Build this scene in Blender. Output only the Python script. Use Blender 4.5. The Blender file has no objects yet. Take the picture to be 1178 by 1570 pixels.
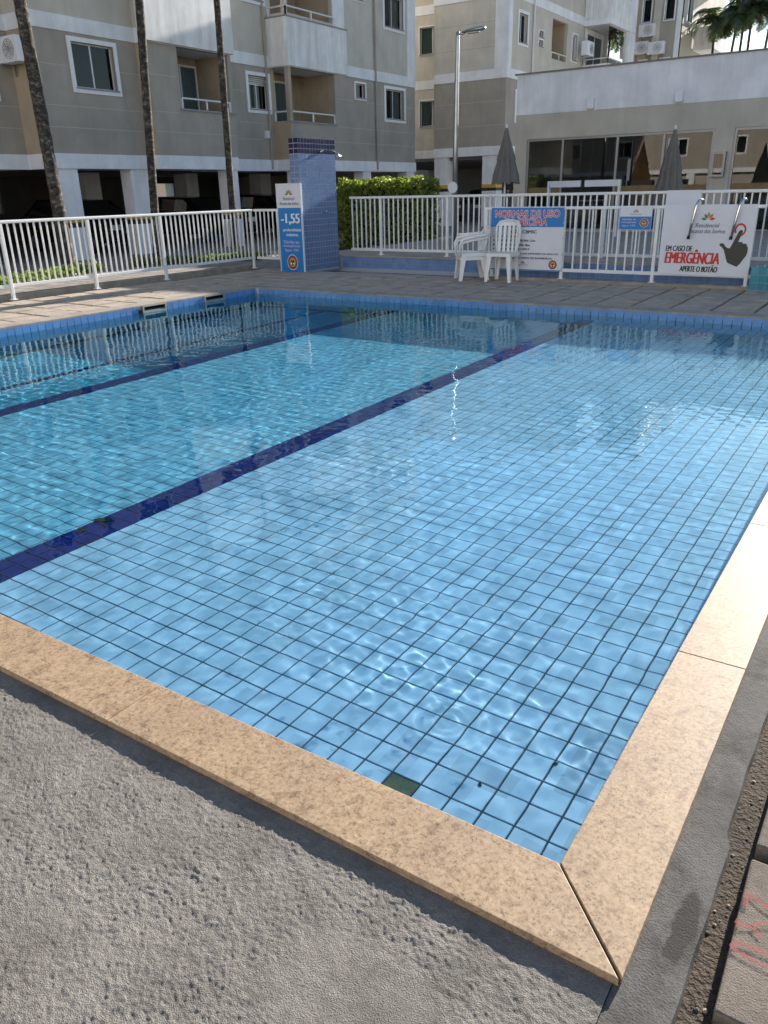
import bpy, bmesh, math, random
import numpy as np
from mathutils import Vector, Matrix, noise as mnoise

random.seed(7)
RNG = np.random.default_rng(11)
sc = bpy.context.scene
COL = sc.collection
R = math.radians

# ------------------------------------------------------------------ camera
# metres; origin = inner near corner of the pool rim, Y away along the pool, Z up
yaw, pitch, roll, FPX = 0.590474, 0.390170, -0.022946, 1197.63
_fw = Vector((-math.sin(yaw)*math.cos(pitch), math.cos(yaw)*math.cos(pitch), -math.sin(pitch)))
_r0 = Vector((math.cos(yaw), math.sin(yaw), 0)); _u0 = _r0.cross(_fw)
_r = _r0*math.cos(roll) + _u0*math.sin(roll); _u = -_r0*math.sin(roll) + _u0*math.cos(roll)
camd = bpy.data.cameras.new('camera'); cam = bpy.data.objects.new('camera', camd); COL.objects.link(cam)
_m = Matrix((_r, _u, -_fw)).transposed().to_4x4(); _m.translation = Vector((0.41324, -1.27814, 1.37547))
cam.matrix_world = _m
camd.sensor_fit = 'VERTICAL'; camd.sensor_height = 36; camd.lens = FPX/1570*36
camd.clip_start = 0.05; camd.clip_end = 2000
sc.camera = cam

# ------------------------------------------------------------------ sky, sun, exposure
SUN_EL, SUN_AZ = R(17.3), R(5.0)          # azimuth from +Y towards +X
w = bpy.data.worlds.new('World'); sc.world = w; w.use_nodes = True
_bg = w.node_tree.nodes['Background']
_sky = w.node_tree.nodes.new('ShaderNodeTexSky'); _sky.sky_type = 'NISHITA'; _sky.sun_disc = False
_sky.sun_elevation = SUN_EL; _sky.sun_rotation = SUN_AZ
_sky.air_density = 1.0; _sky.dust_density = 0.2; _sky.ozone_density = 2.0
w.node_tree.links.new(_sky.outputs[0], _bg.inputs[0]); _bg.inputs[1].default_value = 0.078
sund = bpy.data.lights.new('sun', 'SUN'); sund.energy = 5.0; sund.angle = R(0.5); sund.color = (1.0, 0.93, 0.84)
sun = bpy.data.objects.new('sun', sund); COL.objects.link(sun)
sun_dir = Vector((math.sin(SUN_AZ)*math.cos(SUN_EL), math.cos(SUN_AZ)*math.cos(SUN_EL), math.sin(SUN_EL)))
sun.rotation_euler = sun_dir.to_track_quat('Z', 'Y').to_euler(); sun.location = (0, 0, 30)
sund.cycles.is_caustics_light = True
sc.view_settings.view_transform = 'Standard'; sc.view_settings.look = 'None'
sc.view_settings.gamma = 1.0; sc.view_settings.use_curve_mapping = False
sc.view_settings.exposure = 1.42
sc.cycles.max_bounces = 10; sc.cycles.transparent_max_bounces = 12
sc.cycles.sample_clamp_indirect = 6.0

# ------------------------------------------------------------------ material helpers
MATS = {}
def newmat(name):
    m = bpy.data.materials.new(name); m.use_nodes = True; MATS[name] = m
    nt = m.node_tree; return m, nt, nt.nodes['Principled BSDF']
def N(nt, t, **kw):
    n = nt.nodes.new(t)
    for k, v in kw.items(): setattr(n, k, v)
    return n
def ramp(nt, fac, stops):
    r = N(nt, 'ShaderNodeValToRGB'); e = r.color_ramp.elements
    while len(e) < len(stops): e.new(0.5)
    for el, (p, c) in zip(e, stops):
        el.position = p; el.color = (c[0], c[1], c[2], 1) if len(c) == 3 else c
    nt.links.new(fac, r.inputs[0]); return r.outputs[0]
def noise(nt, scale, detail=4, rough=0.55, vec=None, dist=0.0):
    n = N(nt, 'ShaderNodeTexNoise'); n.inputs['Scale'].default_value = scale; n.inputs['Detail'].default_value = detail
    n.inputs['Roughness'].default_value = rough; n.inputs['Distortion'].default_value = dist
    if vec is None: vec = N(nt, 'ShaderNodeNewGeometry').outputs['Position']
    nt.links.new(vec, n.inputs['Vector']); return n.outputs['Fac']
def mixc(nt, fac, a, b, blend='MIX'):
    n = N(nt, 'ShaderNodeMix', data_type='RGBA', blend_type=blend)
    for s, v in ((n.inputs['Factor'], fac), (n.inputs[6], a), (n.inputs[7], b)):
        if hasattr(v, 'is_linked'): nt.links.new(v, s)
        elif isinstance(v, (tuple, list)): s.default_value = (*v[:3], 1)
        else: s.default_value = v
    return n.outputs[2]
def math_(nt, op, a, b=None):
    n = N(nt, 'ShaderNodeMath', operation=op)
    for i, v in enumerate((a, b)):
        if v is None: continue
        if hasattr(v, 'is_linked'): nt.links.new(v, n.inputs[i])
        else: n.inputs[i].default_value = v
    return n.outputs[0]
def bump(nt, bs, h, strength=0.3, dist=0.01):
    b = N(nt, 'ShaderNodeBump'); b.inputs['Strength'].default_value = strength; b.inputs['Distance'].default_value = dist
    nt.links.new(h, b.inputs['Height']); nt.links.new(b.outputs[0], bs.inputs['Normal'])

def stucco(name, c, var=0.12, scale=1.2, fine=60, bstr=0.25, rough=0.85, streak=0.05):
    m, nt, b = newmat(name)
    geo = N(nt, 'ShaderNodeNewGeometry').outputs['Position']
    n1 = noise(nt, scale, 5, 0.6, geo)
    mp = N(nt, 'ShaderNodeMapping'); mp.inputs['Scale'].default_value = (3.0, 3.0, 0.4); nt.links.new(geo, mp.inputs[0])
    n2 = noise(nt, 1.3, 6, 0.68, mp.outputs[0])
    lo = tuple(x*(1-var) for x in c); hi = tuple(min(1, x*(1+var)) for x in c)
    col = ramp(nt, n1, [(0.3, lo), (0.7, hi)])
    dirt = ramp(nt, n2, [(0.36, (1-streak*1.6,)*3), (0.60, (1, 1, 1))])
    col = mixc(nt, 1.0, col, dirt, 'MULTIPLY')
    nt.links.new(col, b.inputs['Base Color']); b.inputs['Roughness'].default_value = rough
    b.inputs['Specular IOR Level'].default_value = 0.25
    bump(nt, b, noise(nt, fine, 3, 0.6, geo), bstr, 0.004)
    return m
def plain(name, c, rough=0.5, metal=0.0, spec=0.5, var=0.0, scale=8):
    m, nt, b = newmat(name)
    if var:
        n1 = noise(nt, scale, 4, 0.6)
        nt.links.new(ramp(nt, n1, [(0.3, tuple(x*(1-var) for x in c)), (0.7, tuple(min(1, x*(1+var)) for x in c))]), b.inputs['Base Color'])
    else: b.inputs['Base Color'].default_value = (*c, 1)
    b.inputs['Roughness'].default_value = rough; b.inputs['Metallic'].default_value = metal
    b.inputs['Specular IOR Level'].default_value = spec
    return m
def glassm(name, tint=(0.75, 0.82, 0.8), base=0.04, fac=1.0):
    m = bpy.data.materials.new(name); m.use_nodes = True; MATS[name] = m; nt = m.node_tree; nt.nodes.clear()
    o = N(nt, 'ShaderNodeOutputMaterial'); t = N(nt, 'ShaderNodeBsdfTransparent'); g = N(nt, 'ShaderNodeBsdfGlossy')
    t.inputs[0].default_value = (*tint, 1); g.inputs['Roughness'].default_value = 0.01
    fr = N(nt, 'ShaderNodeFresnel'); fr.inputs['IOR'].default_value = 1.52
    mx = N(nt, 'ShaderNodeMixShader'); f2 = math_(nt, 'MULTIPLY_ADD', fr.outputs[0], 1.6*fac)
    nt.nodes[-1].inputs[2].default_value = base
    nt.links.new(f2, mx.inputs[0]); nt.links.new(t.outputs[0], mx.inputs[1]); nt.links.new(g.outputs[0], mx.inputs[2])
    nt.links.new(mx.outputs[0], o.inputs[0]); return m
def tilem(name, c, pitch=(0.1025, 0.1025, 0.1025), var=0.10, rough=0.18, off=(0, 0, 0)):
    # glazed ceramic: every tile a slightly different shade, mottled glaze
    m, nt, b = newmat(name)
    geo = N(nt, 'ShaderNodeNewGeometry').outputs['Position']
    va = N(nt, 'ShaderNodeVectorMath', operation='ADD'); va.inputs[1].default_value = off; nt.links.new(geo, va.inputs[0])
    sn = N(nt, 'ShaderNodeVectorMath', operation='DIVIDE'); sn.inputs[1].default_value = pitch; nt.links.new(va.outputs[0], sn.inputs[0])
    fl = N(nt, 'ShaderNodeVectorMath', operation='FLOOR'); nt.links.new(sn.outputs[0], fl.inputs[0])
    wn = N(nt, 'ShaderNodeTexWhiteNoise', noise_dimensions='3D'); nt.links.new(fl.outputs[0], wn.inputs['Vector'])
    col = ramp(nt, wn.outputs['Value'], [(0.0, tuple(x*(1-var) for x in c)), (1.0, tuple(min(1, x*(1+var)) for x in c))])
    n1 = noise(nt, 14, 4, 0.6, geo)
    col = mixc(nt, 1.0, col, ramp(nt, n1, [(0.3, (0.9, 0.9, 0.92)), (0.7, (1.05, 1.05, 1.03))]), 'MULTIPLY')
    nt.links.new(col, b.inputs['Base Color']); b.inputs['Roughness'].default_value = rough
    return m

def granite():
    m, nt, b = newmat('granite')
    geo = N(nt, 'ShaderNodeNewGeometry').outputs['Position']; oi = N(nt, 'ShaderNodeObjectInfo').outputs['Random']
    off = N(nt, 'ShaderNodeVectorMath', operation='ADD'); nt.links.new(geo, off.inputs[0])
    cx = N(nt, 'ShaderNodeCombineXYZ'); nt.links.new(math_(nt, 'MULTIPLY', oi, 37.0), cx.inputs[0]); nt.links.new(math_(nt, 'MULTIPLY', oi, 11.0), cx.inputs[2]); nt.links.new(cx.outputs[0], off.inputs[1])
    v = off.outputs[0]
    n1 = noise(nt, 85, 5, 0.72, v, 0.4); n2 = noise(nt, 4.5, 4, 0.6, v); n3 = noise(nt, 190, 3, 0.6, v); n4 = noise(nt, 26, 5, 0.7, v, 0.8)
    col = ramp(nt, n1, [(0.30, (0.16, 0.11, 0.075)), (0.40, (0.37, 0.265, 0.17)), (0.50, (0.49, 0.365, 0.24)), (0.62, (0.55, 0.42, 0.285)), (0.78, (0.63, 0.52, 0.385))])
    col = mixc(nt, 0.75, col, ramp(nt, n4, [(0.34, (0.52, 0.46, 0.42)), (0.47, (0.96, 0.92, 0.87)), (0.56, (1.02, 1.0, 0.97)), (0.68, (1.18, 1.18, 1.16))]), 'MULTIPLY')
    col = mixc(nt, 0.6, col, ramp(nt, n2, [(0.35, (0.86, 0.82, 0.80)), (0.65, (1.05, 1.0, 0.92))]), 'MULTIPLY')
    tone = ramp(nt, oi, [(0.0, (0.76, 0.745, 0.73)), (1.0, (0.87, 0.88, 0.92))]); col = mixc(nt, 1.0, col, tone, 'MULTIPLY')
    vor = N(nt, 'ShaderNodeTexVoronoi'); vor.inputs['Scale'].default_value = 120; nt.links.new(v, vor.inputs['Vector'])
    sp = math_(nt, 'MULTIPLY', math_(nt, 'LESS_THAN', vor.outputs['Distance'], 0.26), ramp(nt, noise(nt, 40, 2, 0.5, v), [(0.50, (0, 0, 0)), (0.58, (1, 1, 1))]))
    col = mixc(nt, math_(nt, 'MULTIPLY', sp, 0.65), col, (0.09, 0.065, 0.045))
    nt.links.new(col, b.inputs['Base Color']); b.inputs['Roughness'].default_value = 0.6
    b.inputs['Specular IOR Level'].default_value = 0.3
    bump(nt, b, mixc(nt, 0.5, n1, n3), 0.18, 0.003); return m
def concrete(name, c, rough=0.9, bs=0.5, fine=220, stain=None):
    m, nt, b = newmat(name)
    geo = N(nt, 'ShaderNodeNewGeometry').outputs['Position']
    n1 = noise(nt, 4, 6, 0.68, geo); n2 = noise(nt, 45, 4, 0.7, geo); n3 = noise(nt, fine, 3, 0.6, geo)
    col = ramp(nt, n1, [(0.32, (c[0]*.74, c[1]*.73, c[2]*.72)), (0.5, c), (0.68, tuple(x*1.16 for x in c))])
    col = mixc(nt, 0.6, col, ramp(nt, n2, [(0.3, (0.66, 0.64, 0.62)), (0.7, (1.14, 1.14, 1.12))]), 'MULTIPLY')
    col = mixc(nt, 0.55, col, ramp(nt, n3, [(0.3, (0.55, 0.53, 0.50)), (0.5, (1, 1, 1)), (0.72, (1.25, 1.25, 1.22))]), 'MULTIPLY')
    if stain:
        (sx, sy), (rx, ry), amt = stain
        wv = N(nt, 'ShaderNodeVectorMath', operation='SUBTRACT'); wv.inputs[1].default_value = (sx, sy, 0); nt.links.new(geo, wv.inputs[0])
        dv = N(nt, 'ShaderNodeVectorMath', operation='MULTIPLY'); dv.inputs[1].default_value = (1/rx, 1/ry, 0); nt.links.new(wv.outputs[0], dv.inputs[0])
        ln = N(nt, 'ShaderNodeVectorMath', operation='LENGTH'); nt.links.new(dv.outputs[0], ln.inputs[0])
        d2 = math_(nt, 'ADD', ln.outputs['Value'], math_(nt, 'MULTIPLY', math_(nt, 'SUBTRACT', noise(nt, 14, 5, 0.6, geo), 0.5), 1.6))
        msk = ramp(nt, d2, [(0.75, (1, 1, 1)), (1.05, (0, 0, 0))])
        st2 = ramp(nt, noise(nt, 5, 5, 0.7, geo), [(0.50, (0, 0, 0)), (0.64, (1, 1, 1))])
        msk = math_(nt, 'MAXIMUM', msk, math_(nt, 'MULTIPLY', st2, 0.7))
        col = mixc(nt, math_(nt, 'MULTIPLY', msk, amt), col, (0.035, 0.03, 0.025))
    nt.links.new(col, b.inputs['Base Color']); b.inputs['Roughness'].default_value = rough
    b.inputs['Specular IOR Level'].default_value = 0.2
    bump(nt, b, math_(nt, 'ADD', n2, math_(nt, 'MULTIPLY', n3, 1.6)), bs, 0.004); return m
def paving():
    m, nt, b = newmat('paving')
    geo = N(nt, 'ShaderNodeNewGeometry').outputs['Position']
    br = N(nt, 'ShaderNodeTexBrick'); br.inputs['Scale'].default_value = 1.0; br.inputs['Brick Width'].default_value = 0.42; br.inputs['Row Height'].default_value = 0.30
    br.inputs['Mortar Size'].default_value = 0.018; br.inputs['Color1'].default_value = (0.34, 0.30, 0.26, 1); br.inputs['Color2'].default_value = (0.26, 0.235, 0.21, 1)
    br.inputs['Mortar'].default_value = (0.10, 0.09, 0.08, 1); nt.links.new(geo, br.inputs['Vector'])
    col = mixc(nt, 0.7, br.outputs['Color'], ramp(nt, noise(nt, 3, 5, 0.6, geo), [(0.3, (0.7, 0.68, 0.66)), (0.7, (1.15, 1.12, 1.1))]), 'MULTIPLY')
    nt.links.new(col, b.inputs['Base Color']); b.inputs['Roughness'].default_value = 0.9
    bump(nt, b, br.outputs['Fac'], -0.5, 0.01); return m
def barkm():
    m, nt, b = newmat('palm_bark')
    geo = N(nt, 'ShaderNodeNewGeometry').outputs['Position']
    mp = N(nt, 'ShaderNodeMapping'); mp.inputs['Scale'].default_value = (1, 1, 1.5); nt.links.new(geo, mp.inputs[0])
    n1 = noise(nt, 9, 5, 0.7, mp.outputs[0]); n2 = noise(nt, 24, 4, 0.65, mp.outputs[0])
    col = ramp(nt, n1, [(0.36, (0.022, 0.018, 0.014)), (0.52, (0.075, 0.063, 0.052)), (0.66, (0.25, 0.23, 0.20))])
    col = mixc(nt, 0.8, col, ramp(nt, n2, [(0.35, (0.35, 0.32, 0.3)), (0.6, (1.1, 1.1, 1.05))]), 'MULTIPLY')
    nt.links.new(col, b.inputs['Base Color']); b.inputs['Roughness'].default_value = 0.95
    bump(nt, b, mixc(nt, 0.5, n1, n2), 1.0, 0.03); return m
def leafm(name, dark, light, trans=0.25):
    m, nt, b = newmat(name)
    rp = N(nt, 'ShaderNodeNewGeometry').outputs['Random Per Island']
    col = ramp(nt, rp, [(0.0, dark), (0.6, tuple((a+c)/2 for a, c in zip(dark, light))), (1.0, light)])
    nt.links.new(col, b.inputs['Base Color']); b.inputs['Roughness'].default_value = 0.5
    tr = N(nt, 'ShaderNodeBsdfTranslucent'); nt.links.new(mixc(nt, 0.5, col, (0.35, 0.5, 0.05)), tr.inputs[0])
    mx = N(nt, 'ShaderNodeMixShader'); mx.inputs[0].default_value = trans
    nt.links.new(b.outputs[0], mx.inputs[1]); nt.links.new(tr.outputs[0], mx.inputs[2])
    nt.links.new(mx.outputs[0], nt.nodes['Material Output'].inputs[0]); return m
def waterm():
    m = bpy.data.materials.new('water'); m.use_nodes = True; MATS['water'] = m; nt = m.node_tree; nt.nodes.clear()
    o = N(nt, 'ShaderNodeOutputMaterial'); g = N(nt, 'ShaderNodeBsdfGlass'); g.inputs['IOR'].default_value = 1.333; g.inputs['Roughness'].default_value = 0.0
    nt.links.new(g.outputs[0], o.inputs[0]); return m
def waterbodym():
    m = bpy.data.materials.new('water_body'); m.use_nodes = True; MATS['water_body'] = m; nt = m.node_tree; nt.nodes.clear()
    o = N(nt, 'ShaderNodeOutputMaterial'); v = N(nt, 'ShaderNodeVolumeAbsorption')
    v.inputs[0].default_value = (0.12, 0.90, 0.955, 1); v.inputs[1].default_value = 1.15
    nt.links.new(v.outputs[0], o.inputs[1]); return m

def spraym():
    m, nt, b = newmat('spray_red'); b.inputs['Base Color'].default_value = (0.34, 0.060, 0.065, 1); b.inputs['Roughness'].default_value = 0.9
    t = N(nt, 'ShaderNodeBsdfTransparent'); mx = N(nt, 'ShaderNodeMixShader')
    f = ramp(nt, noise(nt, 260, 4, 0.7), [(0.36, (0.06, 0.06, 0.06)), (0.60, (0.85, 0.85, 0.85))])
    nt.links.new(f, mx.inputs[0]); nt.links.new(t.outputs[0], mx.inputs[1]); nt.links.new(b.outputs[0], mx.inputs[2])
    nt.links.new(mx.outputs[0], nt.nodes['Material Output'].inputs[0]); return m
spraym()
granite(); paving(); barkm(); waterm(); waterbodym()
concrete('concrete_rough', (0.238, 0.220, 0.200), bs=0.85, fine=360)
concrete('concrete_rim', (0.37, 0.325, 0.27), bs=0.3)
concrete('mortar_strip', (0.135, 0.128, 0.120), bs=0.35, stain=((0.268, 0.0), (0.028, 0.13), 0.78))
concrete('soil_joint', (0.085, 0.066, 0.05), bs=1.0, fine=90)
concrete('slab_concrete', (0.45, 0.38, 0.31), bs=0.35)
concrete('slab_near', (0.20, 0.168, 0.14), bs=0.45, fine=300)
concrete('grout', (0.045, 0.048, 0.050), bs=0.2)
concrete('tile_bed', (0.15, 0.14, 0.085), bs=0.6)
tilem('tile_blue', (0.505, 0.575, 0.75), var=0.13); tilem('tile_wall', (0.13, 0.29, 0.58), rough=0.12); tilem('tile_navy', (0.014, 0.018, 0.15), var=0.2)
tilem('tile_ledge', (0.16, 0.27, 0.50), var=0.12); tilem('tile_teal', (0.045, 0.26, 0.34), var=0.15)
tilem('tile_shower', (0.145, 0.215, 0.37), var=0.08, pitch=(0.05, 0.0845, 0.102)); tilem('tile_shower_navy', (0.014, 0.010, 0.045), var=0.2)
plain('tile_grout_light', (0.36, 0.40, 0.47), 0.8)
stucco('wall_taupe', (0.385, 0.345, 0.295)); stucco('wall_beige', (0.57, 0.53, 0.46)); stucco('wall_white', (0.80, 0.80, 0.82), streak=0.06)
stucco('wall_parapet', (0.82, 0.81, 0.80), streak=0.14); stucco('wall_warm', (0.45, 0.36, 0.26)); stucco('club_taupe', (0.52, 0.48, 0.41), streak=0.04)  # warm wall tone: balcony insides, plus bounced light painted on return walls
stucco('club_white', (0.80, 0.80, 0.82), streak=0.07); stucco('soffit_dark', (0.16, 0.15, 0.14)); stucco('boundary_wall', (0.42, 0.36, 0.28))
plain('trim_white', (0.78, 0.78, 0.80), 0.5, var=0.04); plain('groove_lit', (0.50, 0.475, 0.44), 0.9)  # groove tone paler than the taupe, standing in for light the joints catch
plain('sill_stone', (0.25, 0.25, 0.27), 0.6, var=0.1); plain('alu_white', (0.72, 0.72, 0.72), 0.4); plain('alu_grey', (0.28, 0.28, 0.28), 0.4, 0.6)
plain('curtain', (0.62, 0.62, 0.60), 0.9, var=0.15, scale=14); plain('interior_dark', (0.03, 0.03, 0.032), 0.9); plain('interior_warm', (0.42, 0.20, 0.09), 0.8)
plain('interior_floor', (0.10, 0.09, 0.08), 0.5); plain('shutter', (0.55, 0.55, 0.55), 0.6)
plain('fence_paint', (0.80, 0.79, 0.77), 0.35, var=0.05, scale=20); plain('chrome', (0.62, 0.62, 0.62), 0.12, 1.0); plain('steel', (0.42, 0.42, 0.42), 0.35, 0.9, var=0.1)
plain('plastic_white', (0.80, 0.80, 0.78), 0.38, var=0.04, scale=6); plain('col_yellow', (0.62, 0.36, 0.03), 0.6, var=0.1); plain('col_black', (0.02, 0.02, 0.02), 0.6)
plain('ink_black', (0.02, 0.02, 0.02), 0.5); plain('ink_red', (0.62, 0.03, 0.03), 0.5); plain('ink_white', (0.82, 0.82, 0.84), 0.5); plain('ink_blue', (0.005, 0.20, 0.55), 0.42)
plain('ink_pale', (0.55, 0.45, 0.62), 0.5); plain('ink_navy', (0.03, 0.04, 0.10), 0.5); plain('ink_green', (0.05, 0.22, 0.06), 0.5); plain('ink_olive', (0.36, 0.36, 0.05), 0.5)
plain('ink_orange', (0.62, 0.15, 0.04), 0.5); plain('ink_gold', (0.55, 0.36, 0.12), 0.5); plain('ink_maroon', (0.34, 0.035, 0.03), 0.5); plain('hand_grey', (0.045, 0.045, 0.03), 0.5)
plain('vinyl_white', (0.70, 0.71, 0.76), 0.4, var=0.03, scale=3)
plain('umbrella_cloth', (0.17, 0.155, 0.14), 0.9, var=0.1, scale=5); plain('skimmer_plastic', (0.36, 0.36, 0.31), 0.5); plain('mouth_shade', (0.008, 0.008, 0.01), 0.7)
plain('car_black', (0.012, 0.012, 0.014), 0.15); plain('car_grey', (0.10, 0.10, 0.11), 0.2); plain('car_silver', (0.42, 0.43, 0.45), 0.25); plain('rubber', (0.015, 0.015, 0.015), 0.8)
plain('lamp_lens', (0.7, 0.68, 0.6), 0.2); plain('red_extinguisher', (0.30, 0.03, 0.02), 0.3); plain('wood_brown', (0.22, 0.14, 0.06), 0.6, var=0.2)
plain('roof_cap', (0.20, 0.19, 0.18), 0.7); plain('leaf_brown', (0.10, 0.085, 0.03), 0.7)
glassm('glass_window', (0.42, 0.47, 0.48), 0.0, 0.55); glassm('glass_green', (0.35, 0.50, 0.42), 0.02, 0.6); glassm('glass_door', (0.62, 0.68, 0.62), 0.03, 0.75)
leafm('hedge_leaf', (0.035, 0.075, 0.010), (0.28, 0.31, 0.04), 0.40); leafm('grass_leaf', (0.06, 0.10, 0.015), (0.22, 0.30, 0.05), 0.35)
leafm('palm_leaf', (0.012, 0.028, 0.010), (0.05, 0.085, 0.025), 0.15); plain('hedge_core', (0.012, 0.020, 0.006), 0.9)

# ------------------------------------------------------------------ object helpers
def props(o, label=None, cat=None, group=None, kind=None):
    if label: o['label'] = label
    if cat: o['category'] = cat
    if group: o['group'] = group
    if kind: o['kind'] = kind
    return o
def thing(name, label, cat, loc=(0, 0, 0), rz=0, group=None):
    o = bpy.data.objects.new(name, None); COL.objects.link(o); o.location = loc; o.rotation_euler = (0, 0, rz)
    o.empty_display_size = 0.2
    return props(o, label, cat, group)
class MB:
    def __init__(s): s.v = []; s.f = []
    def add(s, vs, fs):
        k = len(s.v); s.v += [tuple(v) for v in vs]; s.f += [tuple(i+k for i in f) for f in fs]; return s
    def box(s, x0, x1, y0, y1, z0, z1):
        return s.add([(x0, y0, z0), (x1, y0, z0), (x1, y1, z0), (x0, y1, z0), (x0, y0, z1), (x1, y0, z1), (x1, y1, z1), (x0, y1, z1)],
                     [(0, 3, 2, 1), (4, 5, 6, 7), (0, 1, 5, 4), (1, 2, 6, 5), (2, 3, 7, 6), (3, 0, 4, 7)])
    def quad(s, a, b, c, d): return s.add([a, b, c, d], [(0, 1, 2, 3)])
    def tube(s, pts, r, n=8, cap=True):
        pts = [Vector(p) for p in pts]; rs = r if isinstance(r, (list, tuple)) else [r]*len(pts); ring = []
        a = None
        for i, p in enumerate(pts):
            t = (pts[min(i+1, len(pts)-1)]-pts[max(i-1, 0)]).normalized()
            if a is not None: a = a - t*a.dot(t)
            if a is None or a.length < 0.05: a = t.cross(Vector((0, 0, 1)) if abs(t.z) < 0.9 else Vector((1, 0, 0)))
            a.normalize(); b = t.cross(a).normalized()
            ring.append([p + (a*math.cos(2*math.pi*k/n)+b*math.sin(2*math.pi*k/n))*rs[i] for k in range(n)])
        base = len(s.v)
        for rg in ring: s.v += [tuple(v) for v in rg]
        for i in range(len(pts)-1):
            for k in range(n):
                a = base+i*n+k; b2 = base+i*n+(k+1) % n; s.f.append((a, a+n, b2+n, b2))
        if cap: s.f.append(tuple(base+k for k in range(n))); s.f.append(tuple(base+(len(pts)-1)*n+k for k in reversed(range(n))))
        return s
    def lathe(s, c, prof, n=20):
        base = len(s.v)
        for (r, z) in prof:
            s.v += [(c[0]+r*math.cos(2*math.pi*k/n), c[1]+r*math.sin(2*math.pi*k/n), c[2]+z) for k in range(n)]
        for i in range(len(prof)-1):
            for k in range(n):
                a = base+i*n+k; b = base+i*n+(k+1) % n; s.f.append((a, b, b+n, a+n))
        return s
    def prism(s, poly, fn, d0, d1):
        # poly: 2D outline (ccw), fn(u,v,d)->3D
        n = len(poly); base = len(s.v)
        s.v += [tuple(fn(u, v, d0)) for u, v in poly] + [tuple(fn(u, v, d1)) for u, v in poly]
        s.f.append(tuple(base+i for i in reversed(range(n)))); s.f.append(tuple(base+n+i for i in range(n)))
        for i in range(n): j = (i+1) % n; s.f.append((base+i, base+j, base+n+j, base+n+i))
        return s
    def mesh(s, name, mat, smooth=False, off=(0, 0, 0), bevel=0, recalc=True):
        me = bpy.data.meshes.new(name)
        vs = [(v[0]-off[0], v[1]-off[1], v[2]-off[2]) for v in s.v]
        me.from_pydata(vs, [], s.f)
        if recalc or bevel:
            bm = bmesh.new(); bm.from_mesh(me)
            if recalc: bmesh.ops.recalc_face_normals(bm, faces=bm.faces)
            if bevel: bmesh.ops.bevel(bm, geom=[e for e in bm.edges], offset=bevel, segments=2, affect='EDGES', profile=0.5)
            bm.to_mesh(me); bm.free()
        me.materials.append(MATS[mat] if isinstance(mat, str) else mat)
        if smooth: me.polygons.foreach_set('use_smooth', [True]*len(me.polygons))
        me.update(); return me
    def build(s, name, mat, parent=None, smooth=False, local=False, bevel=0, recalc=True):
        off = (0, 0, 0)
        if parent is not None and not local:
            p = parent; off = Vector((0, 0, 0))
            while p is not None: off = off + p.location; p = p.parent
        me = s.mesh(name, mat, smooth, off, bevel, recalc)
        o = bpy.data.objects.new(name, me); COL.objects.link(o); o.parent = parent
        if len(s.v) > 0 and parent is None: pass
        return o
def inst(name, me, loc, parent=None, rz=0.0, rot=None, scl=None):
    o = bpy.data.objects.new(name, me); COL.objects.link(o); o.parent = parent
    l = Vector(loc)
    p = parent
    while p is not None: l = l - p.location; p = p.parent
    o.location = l
    o.rotation_euler = rot if rot else (0, 0, rz)
    if scl: o.scale = scl
    return o
def box(name, mat, parent, *b, bevel=0): return MB().box(*b).build(name, mat, parent, bevel=bevel)
def np_mesh(name, V, F, mat, smooth=True):
    me = bpy.data.meshes.new(name); me.vertices.add(len(V)); me.vertices.foreach_set('co', np.ascontiguousarray(V, dtype=np.float32).ravel())
    n = F.shape[1]; me.loops.add(F.size); me.loops.foreach_set('vertex_index', F.ravel().astype(np.int32))
    me.polygons.add(len(F)); me.polygons.foreach_set('loop_start', np.arange(0, F.size, n, dtype=np.int32)); me.update(calc_edges=True)
    if smooth: me.polygons.foreach_set('use_smooth', np.ones(len(F), bool))
    me.materials.append(MATS[mat]); me.validate(); return me
def copy_tree(root, loc, rz=None, label=None):
    r = root.copy(); COL.objects.link(r); r.location = loc
    if rz is not None: r.rotation_euler = (0, 0, rz)
    if label: r['label'] = label
    for ch in root.children:
        c = ch.copy(); COL.objects.link(c); c.parent = r
        for g in ch.children:
            d = g.copy(); COL.objects.link(d); d.parent = c
    return r

_fc = bpy.data.curves.new('_font', 'FONT')
def text(s, parent, fn, rect, mat, depth=0.002, bold=0.0, shear=0.0, name='lettering', outline=None):
    """lettering fitted to rect (u0,u1,v0,v1) on the plane fn(u,v,d)"""
    _fc.body = s; _fc.offset = 0.0; _fc.shear = shear; _fc.extrude = 0.0
    to = bpy.data.objects.new('_t', _fc); me = bpy.data.meshes.new_from_object(to); bpy.data.objects.remove(to)
    n = len(me.vertices); co = np.empty(n*3); me.vertices.foreach_get('co', co); co = co.reshape(-1, 3)
    lo, hi = co.min(0), co.max(0); u0, u1, v0, v1 = rect; ev = bold*(v1-v0)
    U = u0+ev+(co[:, 0]-lo[0])/(hi[0]-lo[0])*(u1-u0-2*ev); V = v0+(co[:, 1]-lo[1])/(hi[1]-lo[1])*(v1-v0)
    fs = [tuple(p.vertices) for p in me.polygons]; bpy.data.meshes.remove(me); mb = MB()
    sh_ = [(0, 0)] if not bold else [(-ev, 0), (0, 0), (ev, 0)]
    if outline: sh_ = [(outline*math.cos(t), outline*math.sin(t)) for t in np.arange(0, 6.28, .785)]
    for q, (du, dv) in enumerate(sh_): mb.add([fn(a+du, b+dv, depth+.00015*q) for a, b in zip(U, V)], fs)
    return mb.build(name, mat, parent, recalc=False)
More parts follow.
